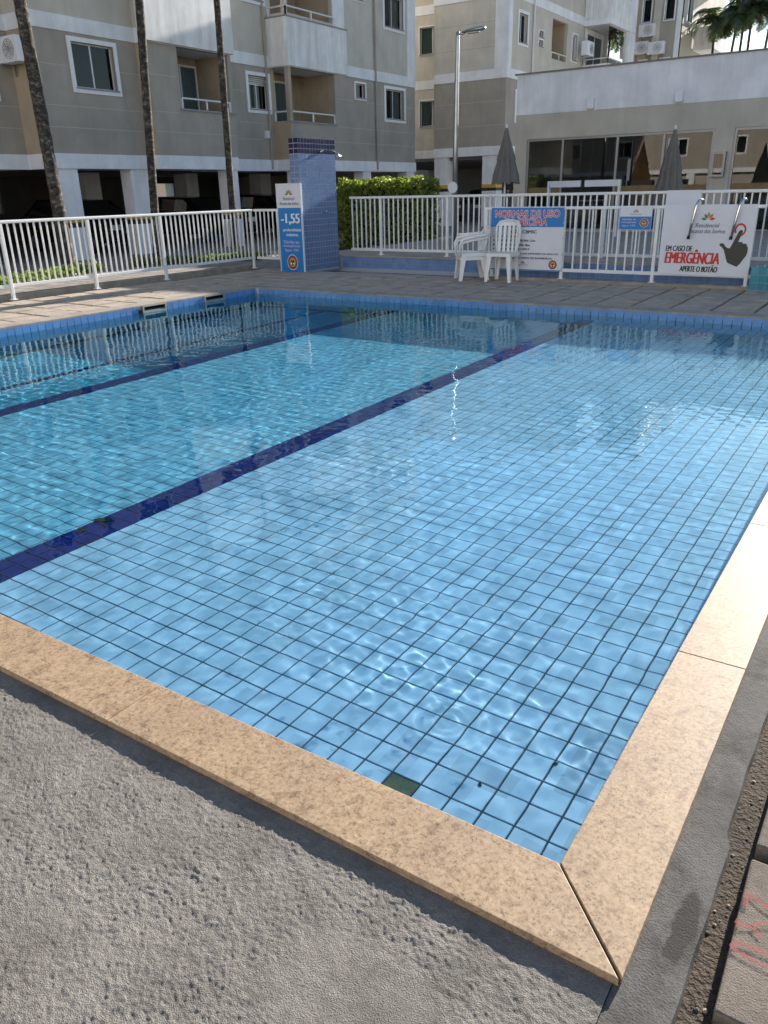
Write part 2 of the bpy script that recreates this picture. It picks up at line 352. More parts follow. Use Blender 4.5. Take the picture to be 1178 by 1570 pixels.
def disc(parent, fn, c, r, mat, depth, name='print', r_in=0.0, n=32, ry=None, a0=0, a1=2*math.pi):
    mb = MB(); ry = ry or r; k = r_in/r if r else 0
    if r_in == 0 and abs(a1-a0-2*math.pi) < 1e-6:
        mb.add([fn(c[0]+r*math.cos(t), c[1]+ry*math.sin(t), depth) for t in np.linspace(0, 2*math.pi, n, endpoint=False)], [tuple(range(n))])
    else:
        ts = np.linspace(a0, a1, n+1); vs = []
        for t in ts: vs += [fn(c[0]+r*math.cos(t), c[1]+ry*math.sin(t), depth), fn(c[0]+r*k*math.cos(t), c[1]+ry*k*math.sin(t), depth)]
        mb.add(vs, [(2*i, 2*i+2, 2*i+3, 2*i+1) for i in range(n)])
    return mb.build(name, mat, parent, recalc=False)
def poly(parent, fn, pts, mat, depth, name='print'):
    return MB().add([fn(u, v, depth) for u, v in pts], [tuple(range(len(pts)))]).build(name, mat, parent, recalc=False)

# ================================================================== SETTING
WZ = -0.1087                      # water level
XL, YF = -8.376, 8.327            # far-left corner of the pool
PT = 0.1025                       # tile pitch
def struct(o): o['kind'] = 'structure'; return o

# ---- ground: one sheet to the horizon around the sunken enclosure
g = MB(); B0, B1, C0, C1 = -10.95, 3.0, -5.0, 11.30; S = 400
for (x0, x1, y0, y1) in ((-S, B0, -S, S), (B1, S, -S, S), (B0, B1, -S, C0), (B0, B1, C1, S)):
    g.quad((x0, y0, -0.1), (x1, y0, -0.1), (x1, y1, -0.1), (x0, y1, -0.1))
struct(g.build('ground', 'paving'))
# ---- deck bed inside the enclosure, open over the pool
g = MB()
for (x0, x1, y0, y1) in ((B0, XL-0.2, C0, C1), (XL-0.2, 0.10, YF+0.2, C1), (0.10, B1, C0, C1), (XL-0.2, 0.10, C0, -0.10)):
    g.box(x0, x1, y0, y1, -0.30, -0.052)
deck = struct(g.build('pool_deck', 'soil_joint'))
struct(box('kerb', 'concrete_rim', None, -10.93, -10.76, -5, 11.0, -0.12, 0.07, bevel=0.01))
struct(box('back_kerb', 'concrete_rim', None, -5.62, -1.5, 10.82, 10.98, -0.06, 0.035, bevel=0.008))

# ---- basin shell (grout coloured bed under the tiles)
def planefn(kind, c, off=(0, 0)):
    if kind == 'Z': return lambda u, v, d: (u, v, c+d)
    if kind == '-Y': return lambda u, v, d: (u, c-d, v)          # faces -Y
    if kind == '+Y': return lambda u, v, d: (u, c+d, v)
    if kind == '+X': return lambda u, v, d: (c+d, u, v)          # faces +X
    if kind == '-X': return lambda u, v, d: (c-d, u, v)
Z1, Z2, Z3 = WZ-0.30, WZ-0.65, WZ-1.25
X1, X2 = -3.013, -5.875
bs = MB()
bs.quad((X1, 0, Z1-.005), (0, 0, Z1-.005), (0, YF, Z1-.005), (X1, YF, Z1-.005))
bs.quad((X2, 0, Z2-.005), (X1, 0, Z2-.005), (X1, YF, Z2-.005), (X2, YF, Z2-.005))
bs.quad((XL, 0, Z3-.005), (X2, 0, Z3-.005), (X2, YF, Z3-.005), (XL, YF, Z3-.005))
for xa, za, zb in ((X1, Z1-.005, Z2-.005), (X2, Z2-.005, Z3-.005)): bs.quad((xa, 0, zb), (xa, YF, zb), (xa, YF, za), (xa, 0, za))
bs.box(XL-0.2, XL-.004, -0.15, YF+0.2, Z3-0.1, -0.020); bs.box(XL, 0.15, YF+.004, YF+0.2, Z3-0.1, -0.020)
bs.box(0.004, 0.20, -0.15, YF, Z3-0.1, -0.0225); bs.box(XL, 0.004, -0.18, -0.004, Z3-0.1, -0.0225)
basin = struct(bs.build('pool_basin', 'grout', recalc=False))
basin.cycles.is_caustics_receiver = True

GAP = 0.0046
def tile_geom(mb, fn, u0, u1, v0, v1, h=0.005, b=0.0016, gap=GAP):
    u0 += gap/2; u1 -= gap/2; v0 += gap/2; v1 -= gap/2
    if u1-u0 < 0.008 or v1-v0 < 0.008: return
    k = len(mb.v)
    mb.v += [fn(u0, v0, -h), fn(u1, v0, -h), fn(u1, v1, -h), fn(u0, v1, -h), fn(u0+b, v0+b, 0), fn(u1-b, v0+b, 0), fn(u1-b, v1-b, 0), fn(u0+b, v1-b, 0)]
    mb.f += [(k+4, k+5, k+6, k+7), (k, k+1, k+5, k+4), (k+1, k+2, k+6, k+5), (k+2, k+3, k+7, k+6), (k+3, k, k+4, k+7)]
def stuff_part(mb, name, mat, parent, recalc=True):
    o = mb.build(name, mat, parent, recalc=recalc); o['kind'] = 'stuff'; o.cycles.is_caustics_receiver = True; return o

_t = MB(); tile_geom(_t, planefn('Z', 0), -PT/2, PT/2, -PT/2, PT/2)
ME_TILE = {k: _t.mesh('tile', k) for k in ('tile_blue', 'tile_navy')}
CX0, CY0 = -0.0405, 0.0225
camp = cam.matrix_world.translation
cells = []
blue, navy = MB(), MB()
def put(x0, x1, y0, y1, z, m):
    cells.append((x0, x1, y0, y1, z, m))
cols = [(CX0, -0.001)] + [(CX0-PT*(k+1), CX0-PT*k) for k in range(90)]
rows = [(0.001, CY0)] + [(CY0+PT*k, CY0+PT*(k+1)) for k in range(90)]
for (a, b_) in cols:
    if b_ <= XL: break
    a = max(a, XL+.001); xm = (a+b_)/2
    z = Z1 if xm > X1 else Z2 if xm > X2 else Z3
    m = 'tile_navy' if (X1 < xm < -2.808 or X2 < xm < -5.67 or -7.113 < xm < -7.01) else 'tile_blue'
    for (c, d_) in rows:
        if c >= YF: break
        d_ = min(d_, YF-.001)
        if abs(xm+0.6045) < .02 and abs((c+d_)/2-0.28) < .02:
            continue      # the one tile that has come off
        put(a, b_, c, d_, z, m)
full = [c for c in cells if abs(c[1]-c[0]-PT) < 1e-6 and abs(c[3]-c[2]-PT) < 1e-6 and c[2] > 0.17]
full.sort(key=lambda c: (c[0]-camp.x)**2+(c[2]-camp.y)**2)
near = set(full[:300])
for c in cells:
    if c in near:
        o = inst('tile', ME_TILE[c[5]], ((c[0]+c[1])/2, (c[2]+c[3])/2, c[4]+random.uniform(-.0008, .0004)), basin, rot=(random.gauss(0, .004), random.gauss(0, .004), 0))
        o.cycles.is_caustics_receiver = True
    else: tile_geom(navy if c[5] == 'tile_navy' else blue, planefn('Z', c[4]+random.uniform(-.0008, .0004)), *c[:4])
bed = box('tile_bed', 'tile_bed', basin, -0.652, -0.556, 0.233, 0.327, Z1-.0047, Z1-.0035); bed.cycles.is_caustics_receiver = True
# risers between the three depths, and the four walls
for xa, za, zb in ((X1, Z1, Z2), (X2, Z2, Z3)):
    z = za
    while z > zb:
        for (c, d_) in rows[1:82]: tile_geom(navy if z == za else blue, planefn('-X', xa-.005), c, d_, max(z-PT, zb), z)
        z -= PT
stuff_part(blue, 'floor_tile', 'tile_blue', basin, recalc=False); stuff_part(navy, 'line_tile', 'tile_navy', basin, recalc=False)
wallt = MB()
_w1 = MB(); tile_geom(_w1, planefn('-Y', 0), -PT/2, PT/2, -PT/2, PT/2); ME_WY = _w1.mesh('wall_tile', 'tile_wall')
_w1 = MB(); tile_geom(_w1, planefn('+X', 0), -PT/2, PT/2, -PT/2, PT/2); ME_WX = _w1.mesh('wall_tile', 'tile_wall')
zt = -0.016
for k in range(82):
    u = -0.02-PT*(k+.5)
    if u-PT/2 > XL: inst('wall_tile', ME_WY, (u, YF-.001, zt-PT/2), basin, rot=(random.gauss(0, .006), 0, random.gauss(0, .006)))
    v = YF-.02-PT*(k+.5)
    sk = 5.98 < v < 6.48 or 7.13 < v < 7.63
    if v > 0 and not sk: inst('wall_tile', ME_WX, (XL+.001, v, zt-PT/2), basin, rot=(0, random.gauss(0, .006), random.gauss(0, .006)))
for r_ in range(1, 12):
    z1 = zt-PT*r_; z0 = z1-PT
    for k in range(82):
        u = -0.02-PT*(k+1)
        if u > XL and z0 > (Z1 if u > X1 else Z2 if u > X2 else Z3)-.08: tile_geom(wallt, planefn('-Y', YF-.001), u, u+PT, z0, z1)
        v = YF-.02-PT*(k+1)
        if v > 0: tile_geom(wallt, planefn('+X', XL+.001), v, v+PT, z0, z1)
        if z0 > Z1-.08 and v > 0: tile_geom(wallt, planefn('-X', -.001), v, v+PT, z0, z1)
        if z0 > Z1-.08 and u > X1: tile_geom(wallt, planefn('+Y', .001), u, u+PT, z0, z1)
_ul = -0.02-PT*81
for r_ in range(12):
    z1 = zt-PT*r_; z0 = z1-PT; tile_geom(wallt, planefn('-Y', YF-.001), XL+.001, _ul, z0, z1); tile_geom(wallt, planefn('+X', XL+.001), YF-.021, YF-.001, z0, z1)
stuff_part(wallt, 'submerged_wall_tile', 'tile_blue', basin)
for y0 in (6.02, 7.18):                       # skimmer mouths
    s = MB(); X = XL+.004
    for (a, b_, c, d_) in ((y0, y0+.42, -.028, -.013), (y0, y0+.42, -.108, -.093), (y0, y0+.022, -.093, -.028), (y0+.398, y0+.42, -.093, -.028)): s.box(X-.02, X+.012, a, b_, c, d_)
    so_ = s.build('skimmer', 'skimmer_plastic', basin)
    MB().quad((X-.004, y0+.022, -.093), (X-.004, y0+.398, -.093), (X-.004, y0+.398, -.028), (X-.004, y0+.022, -.028)).build('opening', 'mouth_shade', so_)  # black sheet inside the frame stands in for the shaded mouth
    box('flap', 'steel', so_, X-.002, X+.004, y0+.03, y0+.39, -.093, -.075)

# ---- granite coping (two near sides), mitred at the corner
cop = MB(); cop.box(-4.6, 0.19, -0.185, -0.02, -0.060, -0.0205); cop.box(0.02, 0.185, 0.0, 8.3, -0.060, -0.0205)
coping = struct(cop.build('pool_coping', 'mortar_strip'))
def stone(poly_):
    mb = MB().prism(poly_, planefn('Z', 0), -0.020, 0.0)
    return mb.build('coping_stone', 'granite', coping, bevel=0.0022)
j = 0.0012
stone([(-1.276+j, -0.2), (0.2-3*j, -0.2), (-2*j, 0.0), (-1.276+j, 0.0)])
stone([(-2*j+.003, 0.0+.002), (0.2, -0.2+3*j+.002), (0.2, 1.004-j), (0.0, 1.004-j)])
for k in range(3): stone([(-1.276-1.1*(k+1)+j, -0.2), (-1.276-1.1*k-j, -0.2), (-1.276-1.1*k-j, 0.0), (-1.276-1.1*(k+1)+j, 0.0)])
for k in range(6): stone([(0.0, 1.004+1.2*k+j), (0.2, 1.004+1.2*k+j), (0.2, 1.004+1.2*(k+1)-j), (0.0, 1.004+1.2*(k+1)-j)])

# ---- concrete rim on the far and left sides
rim = MB(); rim.prism([(XL-.27, -1.0), (XL, -1.0), (XL, YF), (1.6, YF), (1.6, YF+.26), (XL-.27, YF+.26)], planefn('Z', 0), -0.06, 0.0)
rm = struct(rim.build('pool_rim', 'concrete_rim', bevel=0.004))

# ---- deck slabs, each one laid on the bed
def slab_mesh(w_, l_, t_, name='slab', mat='slab_concrete'):
    out = []
    for _ in range(5):
        mb = MB(); jx = lambda: random.uniform(-.006, .006)
        pts = [(-w_/2+jx(), -l_/2+jx()), (w_/2+jx(), -l_/2+jx()), (w_/2+jx(), l_/2+jx()), (-w_/2+jx(), l_/2+jx())]
        mb.prism(pts, planefn('Z', 0), -t_, 0); out.append(mb.mesh(name, mat, bevel=0.006))
    return out
SL_A = slab_mesh(0.430, 0.350, 0.04); SL_B = slab_mesh(0.350, 0.430, 0.04); SL_N = slab_mesh(0.46, 0.41, 0.045, mat='slab_near')
def lay(me, x, y, t=.004): inst('slab', random.choice(me), (x, y, random.uniform(-t, t)-.004), deck, rot=(random.gauss(0, .005), random.gauss(0, .005), random.gauss(0, .004)))
for r_ in range(6):
    for k in range(-5, 22):
        x = -1.09-0.235-0.47*k
        if -10.6 < x: lay(SL_A, x, 8.60+0.195+0.385*r_)
for c in range(5):
    for k in range(25):
        y = 8.55-0.235-0.47*k
        if y > -3: lay(SL_B, XL-.27-0.205-0.385*c, y)
for c in range(3):
    for k in range(20): lay(SL_N, 0.352+0.23+0.49*c, -1.08+0.205+0.4575*k, .002)

# ---- right-hand mortar strip beside the coping, irregular outer edge
mb = MB(); n = 60; ys = np.linspace(-0.75, 8.3, 240); edge = 0.300+0.0015*np.sin(ys*9)+0.0012*np.sin(ys*31)+np.where(ys > 0.28, -0.012, 0)
vs = []
for y, e in zip(ys, edge): vs += [(0.186, y, -0.021), (float(e), y, -0.023), (float(e)+.004, y, -0.06)]
mb.add(vs, [f for i in range(len(ys)-1) for f in ((3*i, 3*i+1, 3*i+4, 3*i+3), (3*i+1, 3*i+2, 3*i+5, 3*i+4))])
struct(mb.build('mortar_strip', 'mortar_strip'))

# ---- rough near concrete, real relief
def vnoise(x, y, s, seed):
    r = np.random.default_rng(seed); T = r.random((257, 257)); fx, fy = x/s+1000, y/s+1000
    ix, iy = np.floor(fx).astype(int), np.floor(fy).astype(int); tx, ty = fx-ix, fy-iy
    tx = tx*tx*tx*(tx*(tx*6-15)+10); ty = ty*ty*ty*(ty*(ty*6-15)+10); a = T[ix % 256, iy % 256]; b_ = T[(ix+1) % 256, iy % 256]; c = T[ix % 256, (iy+1) % 256]; d = T[(ix+1) % 256, (iy+1) % 256]
    return (a*(1-tx)+b_*tx)*(1-ty)+(c*(1-tx)+d*tx)*ty
gx = np.concatenate([np.linspace(-6, -2.1, 420)[:-1], np.linspace(-2.1, 0.185, 1000)])
gy = np.concatenate([np.linspace(-4.5, -1.0, 60)[:-1], np.linspace(-1.0, -0.186, 360)])
GX, GY = np.meshgrid(gx, gy)
hh = np.zeros_like(GX)
ca, sa = math.cos(.6), math.sin(.6); RX, RY = GX*ca-GY*sa, GX*sa+GY*ca
for s_, a_, sd in ((.35, .004, 1), (.12, .003, 2), (.045, .0026, 3)): hh += (vnoise(RX, RY*1.3, s_, sd)-.5)*a_
grit = (vnoise(RX*.8, RY, .0085, 4)-.5)*.0024 + (vnoise(RX*.85, RY*1.1, .0056, 5)-.5)*.0022 + (vnoise(RX, RY, .018, 6)-.5)*.0014
pits = np.clip(vnoise(RX, RY, .016, 8)-.80, 0, 1)*-.016
rough_amt = np.clip(0.75+0.6*vnoise(RX, RY, .15, 7), .75, 1.3)
pd = np.hypot((GX+0.20)/0.20, (GY+0.50)/0.14)+(vnoise(GX, GY, .05, 9)-.5)*.5
smooth_patch = np.clip((pd-.55)/.65, 0.22, 1)                  # trowelled area
edge_s = np.clip((-0.205-GY)/0.035, 0.15, 1)                     # smoother mortar along the coping
hh = hh*np.clip(edge_s+.3, 0, 1)*.7 + (grit*rough_amt*.72+pits*.10)*smooth_patch*edge_s
hh += np.clip(1-np.hypot((GX+.2)/.24, (GY+.52)/.16), 0, 1)*.003
V = np.stack([GX, GY, -0.0185+hh], -1).reshape(-1, 3); i_ = np.arange(GX.size).reshape(GX.shape)
F = np.stack([i_[:-1, :-1], i_[:-1, 1:], i_[1:, 1:], i_[1:, :-1]], -1).reshape(-1, 4)
o = bpy.data.objects.new('concrete_apron', np_mesh('concrete_apron', V, F, 'concrete_rough')); COL.objects.link(o); struct(o)

# ---- water: rippled sheet (real waves, so the sun draws its own caustics)
def graded(a, b_, fine, coarse, n0):
    L = b_-a; out = [0.0]; 
    while out[-1] < L: out.append(out[-1]+fine+(coarse-fine)*min(1, out[-1]/L)**0.8)
    out = np.array(out); return a+out/out[-1]*L
wx = -graded(0, -XL, .0075, .018, 0); wy = graded(0, YF, .0075, .018, 0)
GX, GY = np.meshgrid(wx[::-1], wy)
h = np.zeros_like(GX); r2 = np.random.default_rng(5)
for k in range(34):
    L = 10**r2.uniform(-.62, -.08); th = r2.normal(1.9, .9); amp = .000062*(L/.3)**1.0
    env = .75+.5*np.sin(GX*r2.uniform(.4, 1.1)+GY*r2.uniform(.4, 1.1)+r2.uniform(0, 6))
    h += amp*env*np.sin(6.2832/L*(GX*np.cos(th)+GY*np.sin(th))+r2.uniform(0, 6.28))
for k in range(30):
    L = r2.uniform(.055, .17); th = r2.uniform(0, 6.28); amp = .000034*(L/.1)**1.3
    env = .7+.6*np.sin(GX*r2.uniform(.8, 2.6)+GY*r2.uniform(.8, 2.6)+r2.uniform(0, 6))
    h += amp*env*np.sin(6.2832/L*(GX*np.cos(th)+GY*np.sin(th))+r2.uniform(0, 6.28))
deepw = np.clip((-GX-2.6)/2.0, 0, 1)
for k in range(14):
    L = 10**r2.uniform(-.9, -.45); th = r2.normal(1.2, .8)
    h += deepw*.00004*(L/.25)*np.sin(6.2832/L*(GX*np.cos(th)+GY*np.sin(th))+r2.uniform(0, 6.28))
def gust(cx, cy, rx, ry): return np.exp(-(((GX-cx)/rx)**2+((GY-cy)/ry)**2))
act = gust(-.80, 1.05, .50, .20)+.75*gust(-.12, 1.0, .18, .16)+.7*gust(-2.0, 2.8, .8, .6)+.6*gust(-1.1, 1.5, .7, .3)+.6*gust(-1.1, 4.4, 1.0, .5)+.35*gust(-3.6, 4.5, 1.2, 1.5)
for k in range(16):
    L = r2.uniform(.045, .10); th = r2.uniform(0, 6.28); h += act*.000058*(L/.07)**1.2*np.sin(6.2832/L*(GX*np.cos(th)+GY*np.sin(th))+r2.uniform(0, 6.28))
for (cx, cy, L, a_, rr) in ((-.60, .93, .034, .00018, .17), (-.86, 1.12, .045, .00020, .16), (-.10, 1.02, .034, .00014, .12), (-.38, 1.0, .04, .00014, .15), (-1.5, 1.3, .05, .0002, .25)):
    d = np.hypot(GX-cx, GY-cy); h += .26*a_*np.sin(6.2832*d/L)*np.exp(-(d/rr)**2)*np.clip(d/.03, 0, 1)
V = np.stack([GX, GY, WZ+h], -1).reshape(-1, 3); i_ = np.arange(GX.size).reshape(GX.shape)
F = np.stack([i_[:-1, :-1], i_[:-1, 1:], i_[1:, 1:], i_[1:, :-1]], -1).reshape(-1, 4)
water = bpy.data.objects.new('water', np_mesh('water', V, F, 'water')); COL.objects.link(water); struct(water)
water.cycles.is_caustics_caster = True
wb = struct(box('water_body', 'water_body', None, XL-.05, .05, -.05, YF+.05, -1.9, -0.085))

# ---- raised terrace behind, with its tiled front
def tiled_face(parent, fn, u0, u1, v0, v1, mat, pu=PT, pv=PT, name='tile_facing', gap=.005):
    mb = MB(); nu = max(1, round((u1-u0)/pu)); nv = max(1, round((v1-v0)/pv)); du, dv = (u1-u0)/nu, (v1-v0)/nv
    for a in range(nu):
        for b_ in range(nv): tile_geom(mb, fn, u0+a*du, u0+(a+1)*du, v0+b_*dv, v0+(b_+1)*dv, h=.004, gap=gap)
    o = mb.build(name, mat, parent); o['kind'] = 'stuff'; return o
tr = MB(); tr.box(-10.1, -5.55, 11.905, 21.0, -0.12, 0.185); tr.box(-5.55, 6.0, 11.305, 21.0, -0.35, 0.235)
terrace = struct(tr.build('terrace', 'tile_grout_light'))
tp = MB(); tp.box(-10.12, -5.55, 11.88, 21.0, 0.187, 0.205); tp.box(-5.548, 6.0, 11.28, 21.0, 0.237, 0.255)
tpo = tp.build('terrace_paving', 'slab_concrete', terrace)
tiled_face(terrace, planefn('-Y', 11.900), -9.28, -5.55, -0.03, 0.185, 'tile_ledge'); tiled_face(terrace, planefn('-Y', 11.300), -5.545, -1.5, -0.08, 0.235, 'tile_ledge')

# ================================================================== FENCES
FB = {}
def bar_mesh(h, sx=.011, name='bar'):
    key = (h, sx, name)
    if key not in FB: FB[key] = MB().box(-sx, sx, -sx, sx, 0, h).mesh(name, 'fence_paint', bevel=0.002)
    return FB[key]
def fence(label, axis, c, a0, a1, z0, ztop, zbot, posts, pitch, nbars=13, top_w=.028, group=None, skip=()):
    loc = ((a0+a1)/2, c, z0) if axis == 'X' else (c, (a0+a1)/2, z0)
    t = thing('fence', label, 'fence', loc, group=group)
    P = (lambda a, d, z: (a, c+d, z)) if axis == 'X' else (lambda a, d, z: (c+d, a, z))
    def bx(name, u0, u1, d0, d1, za, zb, bev=.006):
        p0, p1 = P(u0, d0, za), P(u1, d1, zb)
        return MB().box(min(p0[0], p1[0]), max(p0[0], p1[0]), min(p0[1], p1[1]), max(p0[1], p1[1]), za, zb).build(name, 'fence_paint', t, bevel=bev)
    bx('top_rail', a0, a1, -top_w, top_w, ztop-.045, ztop, .012); bx('bottom_rail', a0, a1, -.014, .014, zbot-.025, zbot+.025)
    for pp in posts:
        po = bx('post', pp-.024, pp+.024, -.024, .024, z0, ztop-.046)
        q0 = P(pp, 0, z0); MB().box(q0[0]-.045, q0[0]+.045, q0[1]-.045, q0[1]+.045, z0, z0+.012).build('base_plate', 'fence_paint', po)
    me = bar_mesh(round(ztop-.046-(zbot+.026), 4))
    n = int((a1-a0)/pitch)
    for k in range(n+1):
        a = a0+.05+k*pitch
        if a > a1-.02 or any(abs(a-pp) < .045 for pp in posts): continue
        inst('bar', me, P(a, 0, zbot+.025), t, rz=random.gauss(0, .01))
    return t
LF = [7.09-1.485*k for k in range(-2, 6)]
fence('white bar fence along the palm trees, beside the pool deck slabs', 'Y', -10.69, -0.5, 10.90, 0.0, 1.10, 0.20, [5.61-1.485*k for k in range(4)]+[7.09, 8.57, 10.86], 0.1065)
fence('short white bar fence between the palm side and the tiled shower pillar', 'X', 10.90, -10.63, -9.85, 0.0, 1.10, 0.20, [-9.88], 0.105)
fence('long white bar fence standing on the blue tiled ledge behind the chairs', 'X', 12.2, -9.26, 2.4, 0.205, 1.28, 0.30, [-8.54+1.475*k for k in range(8)], 0.1075)
fence('white bar fence on the low kerb carrying the printed banners', 'X', 10.90, -5.66, -1.47, 0.03, 1.095, 0.165, [-5.62, -5.50, -4.30, -2.89, -1.60], 0.135)
fence('low white fence section beside the teal tiled block', 'X', 11.75, -1.42, 1.5, 0.255, 1.17, 0.40, [-1.40, 0.1], 0.1075)
tb = thing('tiled_block', 'teal tiled masonry block at the end of the banner fence', 'block', (-1.0, 11.0, 0))
box('core', 'tile_grout_light', tb, -1.525, 0.6, 10.755, 11.27, -0.05, 0.30)
tiled_face(tb, planefn('-Y', 10.750), -1.53, 0.6, 0.0, 0.305, 'tile_teal'); tiled_face(tb, planefn('Z', 0.305), -1.53, 0.6, 10.75, 11.27, 'tile_teal', name='top_tile')

# ================================================================== SHOWER PILLAR
sp = thing('shower_pillar', 'light blue tiled outdoor shower pillar with two navy rows on top', 'pillar', (-9.55, 11.25, 0))
PX0, PX1, PY0, PY1, PH = -9.50, -9.28, 10.70, 11.80, 2.28
box('core', 'tile_grout_light', sp, PX0+.004, PX1-.004, PY0+.004, PY1-.004, -0.04, PH)
rw = PH/22
tiled_face(sp, planefn('+X', PX1), PY0, PY1, 0, PH-2.5*rw, 'tile_shower', 0.0846, rw, gap=.011); tiled_face(sp, planefn('+X', PX1), PY0, PY1, PH-2.5*rw, PH, 'tile_shower_navy', 0.0846, rw, gap=.011)
tiled_face(sp, planefn('-Y', PY0), PX0, PX1, 0, PH-2.5*rw, 'tile_shower', 0.11, rw, gap=.011); tiled_face(sp, planefn('-Y', PY0), PX0, PX1, PH-2.5*rw, PH, 'tile_shower_navy', 0.11, rw, gap=.011)
tiled_face(sp, planefn('Z', PH), PX0, PX1, PY0, PY1, 'tile_shower_navy', 0.1, 0.1, name='top_tile')
MB().tube([(-9.28, 11.36, 2.07), (-9.10, 11.36, 2.085), (-8.99, 11.36, 2.07), (-8.93, 11.36, 2.04)], .011, 8).build('shower_arm', 'chrome', sp, smooth=True)
MB().lathe((-8.90, 11.36, 1.965), [(0.001, .075), (.018, .07), (.022, .05), (.055, .01), (.055, 0), (.001, 0)], 16).build('shower_head', 'chrome', sp, smooth=True)
MB().lathe((-9.27, 11.36, 2.07), [(0.001, -.03), (.03, -.02), (.03, .02), (.001, .03)], 14).build('flange', 'chrome', sp, smooth=True)
vv = MB().tube([(-9.28, 11.40, 1.03), (-9.235, 11.40, 1.03)], .02, 10).build('valve', 'chrome', sp, smooth=True)
MB().tube([(-9.235, 11.36, 1.03), (-9.235, 11.44, 1.03)], .009, 8).build('handle', 'chrome', vv, smooth=True)

# ================================================================== SIGNS
def leaf_logo(parent, fn, cx, cy, s, d):
    for ang, c, ln in ((172, 'ink_green', .95), (128, 'ink_green', .9), (90, 'ink_olive', 1.0), (50, 'ink_orange', .95), (8, 'ink_red', .95)):
        a = R(ang); ca_, sa_ = math.cos(a), math.sin(a); pts = []
        for (t, w_) in ((.12, 0), (.35, .10), (.55, .20), (.75, .12), (1.0, 0), (.75, -.12), (.55, -.20), (.35, -.10)):
            pts.append((cx+s*ln*(t*ca_-w_*sa_), cy+s*ln*(t*sa_+w_*ca_)))
        poly(parent, fn, pts, c, d, 'emblem_leaf')
def crest(parent, fn, cx, cy, r, d, ry=None):
    ry = ry or r
    disc(parent, fn, (cx, cy), r, 'ink_white', d, 'crest_rim', ry=ry); disc(parent, fn, (cx, cy), r*.92, 'ink_maroon', d+.0008, 'crest_band', ry=ry*.92)
    disc(parent, fn, (cx, cy), r*.60, 'ink_gold', d+.0016, 'crest_field', ry=ry*.60)
    poly(parent, fn, [(cx-r*.42, cy-ry*.05), (cx, cy-ry*.5), (cx+r*.42, cy-ry*.05), (cx+r*.2, cy+ry*.4), (cx, cy+ry*.1), (cx-r*.2, cy+ry*.4)], 'ink_black', d+.0024, 'crest_mark')
    for sx in (-.22, .22): disc(parent, fn, (cx+sx*r, cy-ry*.15), r*.14, 'ink_white', d+.0030, 'crest_mark', ry=ry*.14, n=14)
# depth sign: tall board leaning on the pillar
ds = thing('depth_sign', 'tall blue and white depth board reading 1,55 against the shower pillar', 'sign', (-9.50, 10.64, 0))
box('board', 'vinyl_white', ds, -9.79, -9.215, 10.625, 10.66, 0.0, 1.53, bevel=.004)
fr = MB()
for b_ in ((-9.795, -9.775), (-9.230, -9.210)): fr.box(b_[0], b_[1], 10.615, 10.632, 0.0, 1.535)
fr.box(-9.775, -9.23, 10.615, 10.632, 1.515, 1.535)
fr.build('frame', 'alu_white', ds)
SF = planefn('-Y', 10.625)
MB().add([SF(-9.775, 0.0, .002), SF(-9.230, 0.0, .002), SF(-9.230, 1.12, .002), SF(-9.775, 1.12, .002)], [(0, 1, 2, 3)]).build('blue_panel', 'ink_blue', ds, recalc=False)
leaf_logo(ds, SF, -9.50, 1.345, .10, .003)
text('Residencial', ds, SF, (-9.64, -9.37, 1.25, 1.31), 'ink_black', .003, shear=.2); text('Recanto dos Sonhos', ds, SF, (-9.72, -9.28, 1.17, 1.225), 'ink_black', .003, shear=.2)
text('-1,55', ds, SF, (-9.72, -9.27, .83, 1.02), 'ink_white', .004, bold=.05); text('profundidade', ds, SF, (-9.68, -9.25, .70, .765), 'ink_white', .004, bold=.04); text('máxima', ds, SF, (-9.61, -9.33, .63, .68), 'ink_white', .004, bold=.04)
for i_, (s_, w_) in enumerate((('Dúvidas ou', .36), ('emergências', .40), ('ligue 193', .32))): text(s_, ds, SF, (-9.5-w_/2, -9.5+w_/2, .50-.075*i_, .555-.075*i_), 'ink_pale', .004, bold=.05)
crest(ds, SF, -9.50, .165, .125, .004, .14)
# rules banner
rb = thing('rules_banner', 'white and blue pool rules banner tied to the fence behind the chairs', 'banner', (-4.9, 10.86, .15))
BF = planefn('-Y', 10.855)
box('sheet', 'vinyl_white', rb, -5.51, -4.285, 10.856, 10.862, 0.15, 1.085)
MB().add([BF(-5.51, .80, .002), BF(-4.285, .80, .002), BF(-4.285, 1.083, .002), BF(-5.51, 1.083, .002)], [(0, 1, 2, 3)]).build('blue_header', 'ink_blue', rb, recalc=False)
MB().add([BF(-5.51, .15, .002), BF(-4.285, .15, .002), BF(-4.285, .163, .002), BF(-5.51, .163, .002)], [(0, 1, 2, 3)]).build('blue_hem', 'ink_blue', rb, recalc=False)
for s_, r_ in (('NORMAS DE USO', (-5.44, -4.36, .945, 1.045)), ('DA PISCINA', (-5.27, -4.56, .825, .925))):
    text(s_, rb, BF, r_, 'ink_white', .003, bold=.02, outline=.0075); text(s_, rb, BF, r_, 'ink_red', .0048, bold=.02)
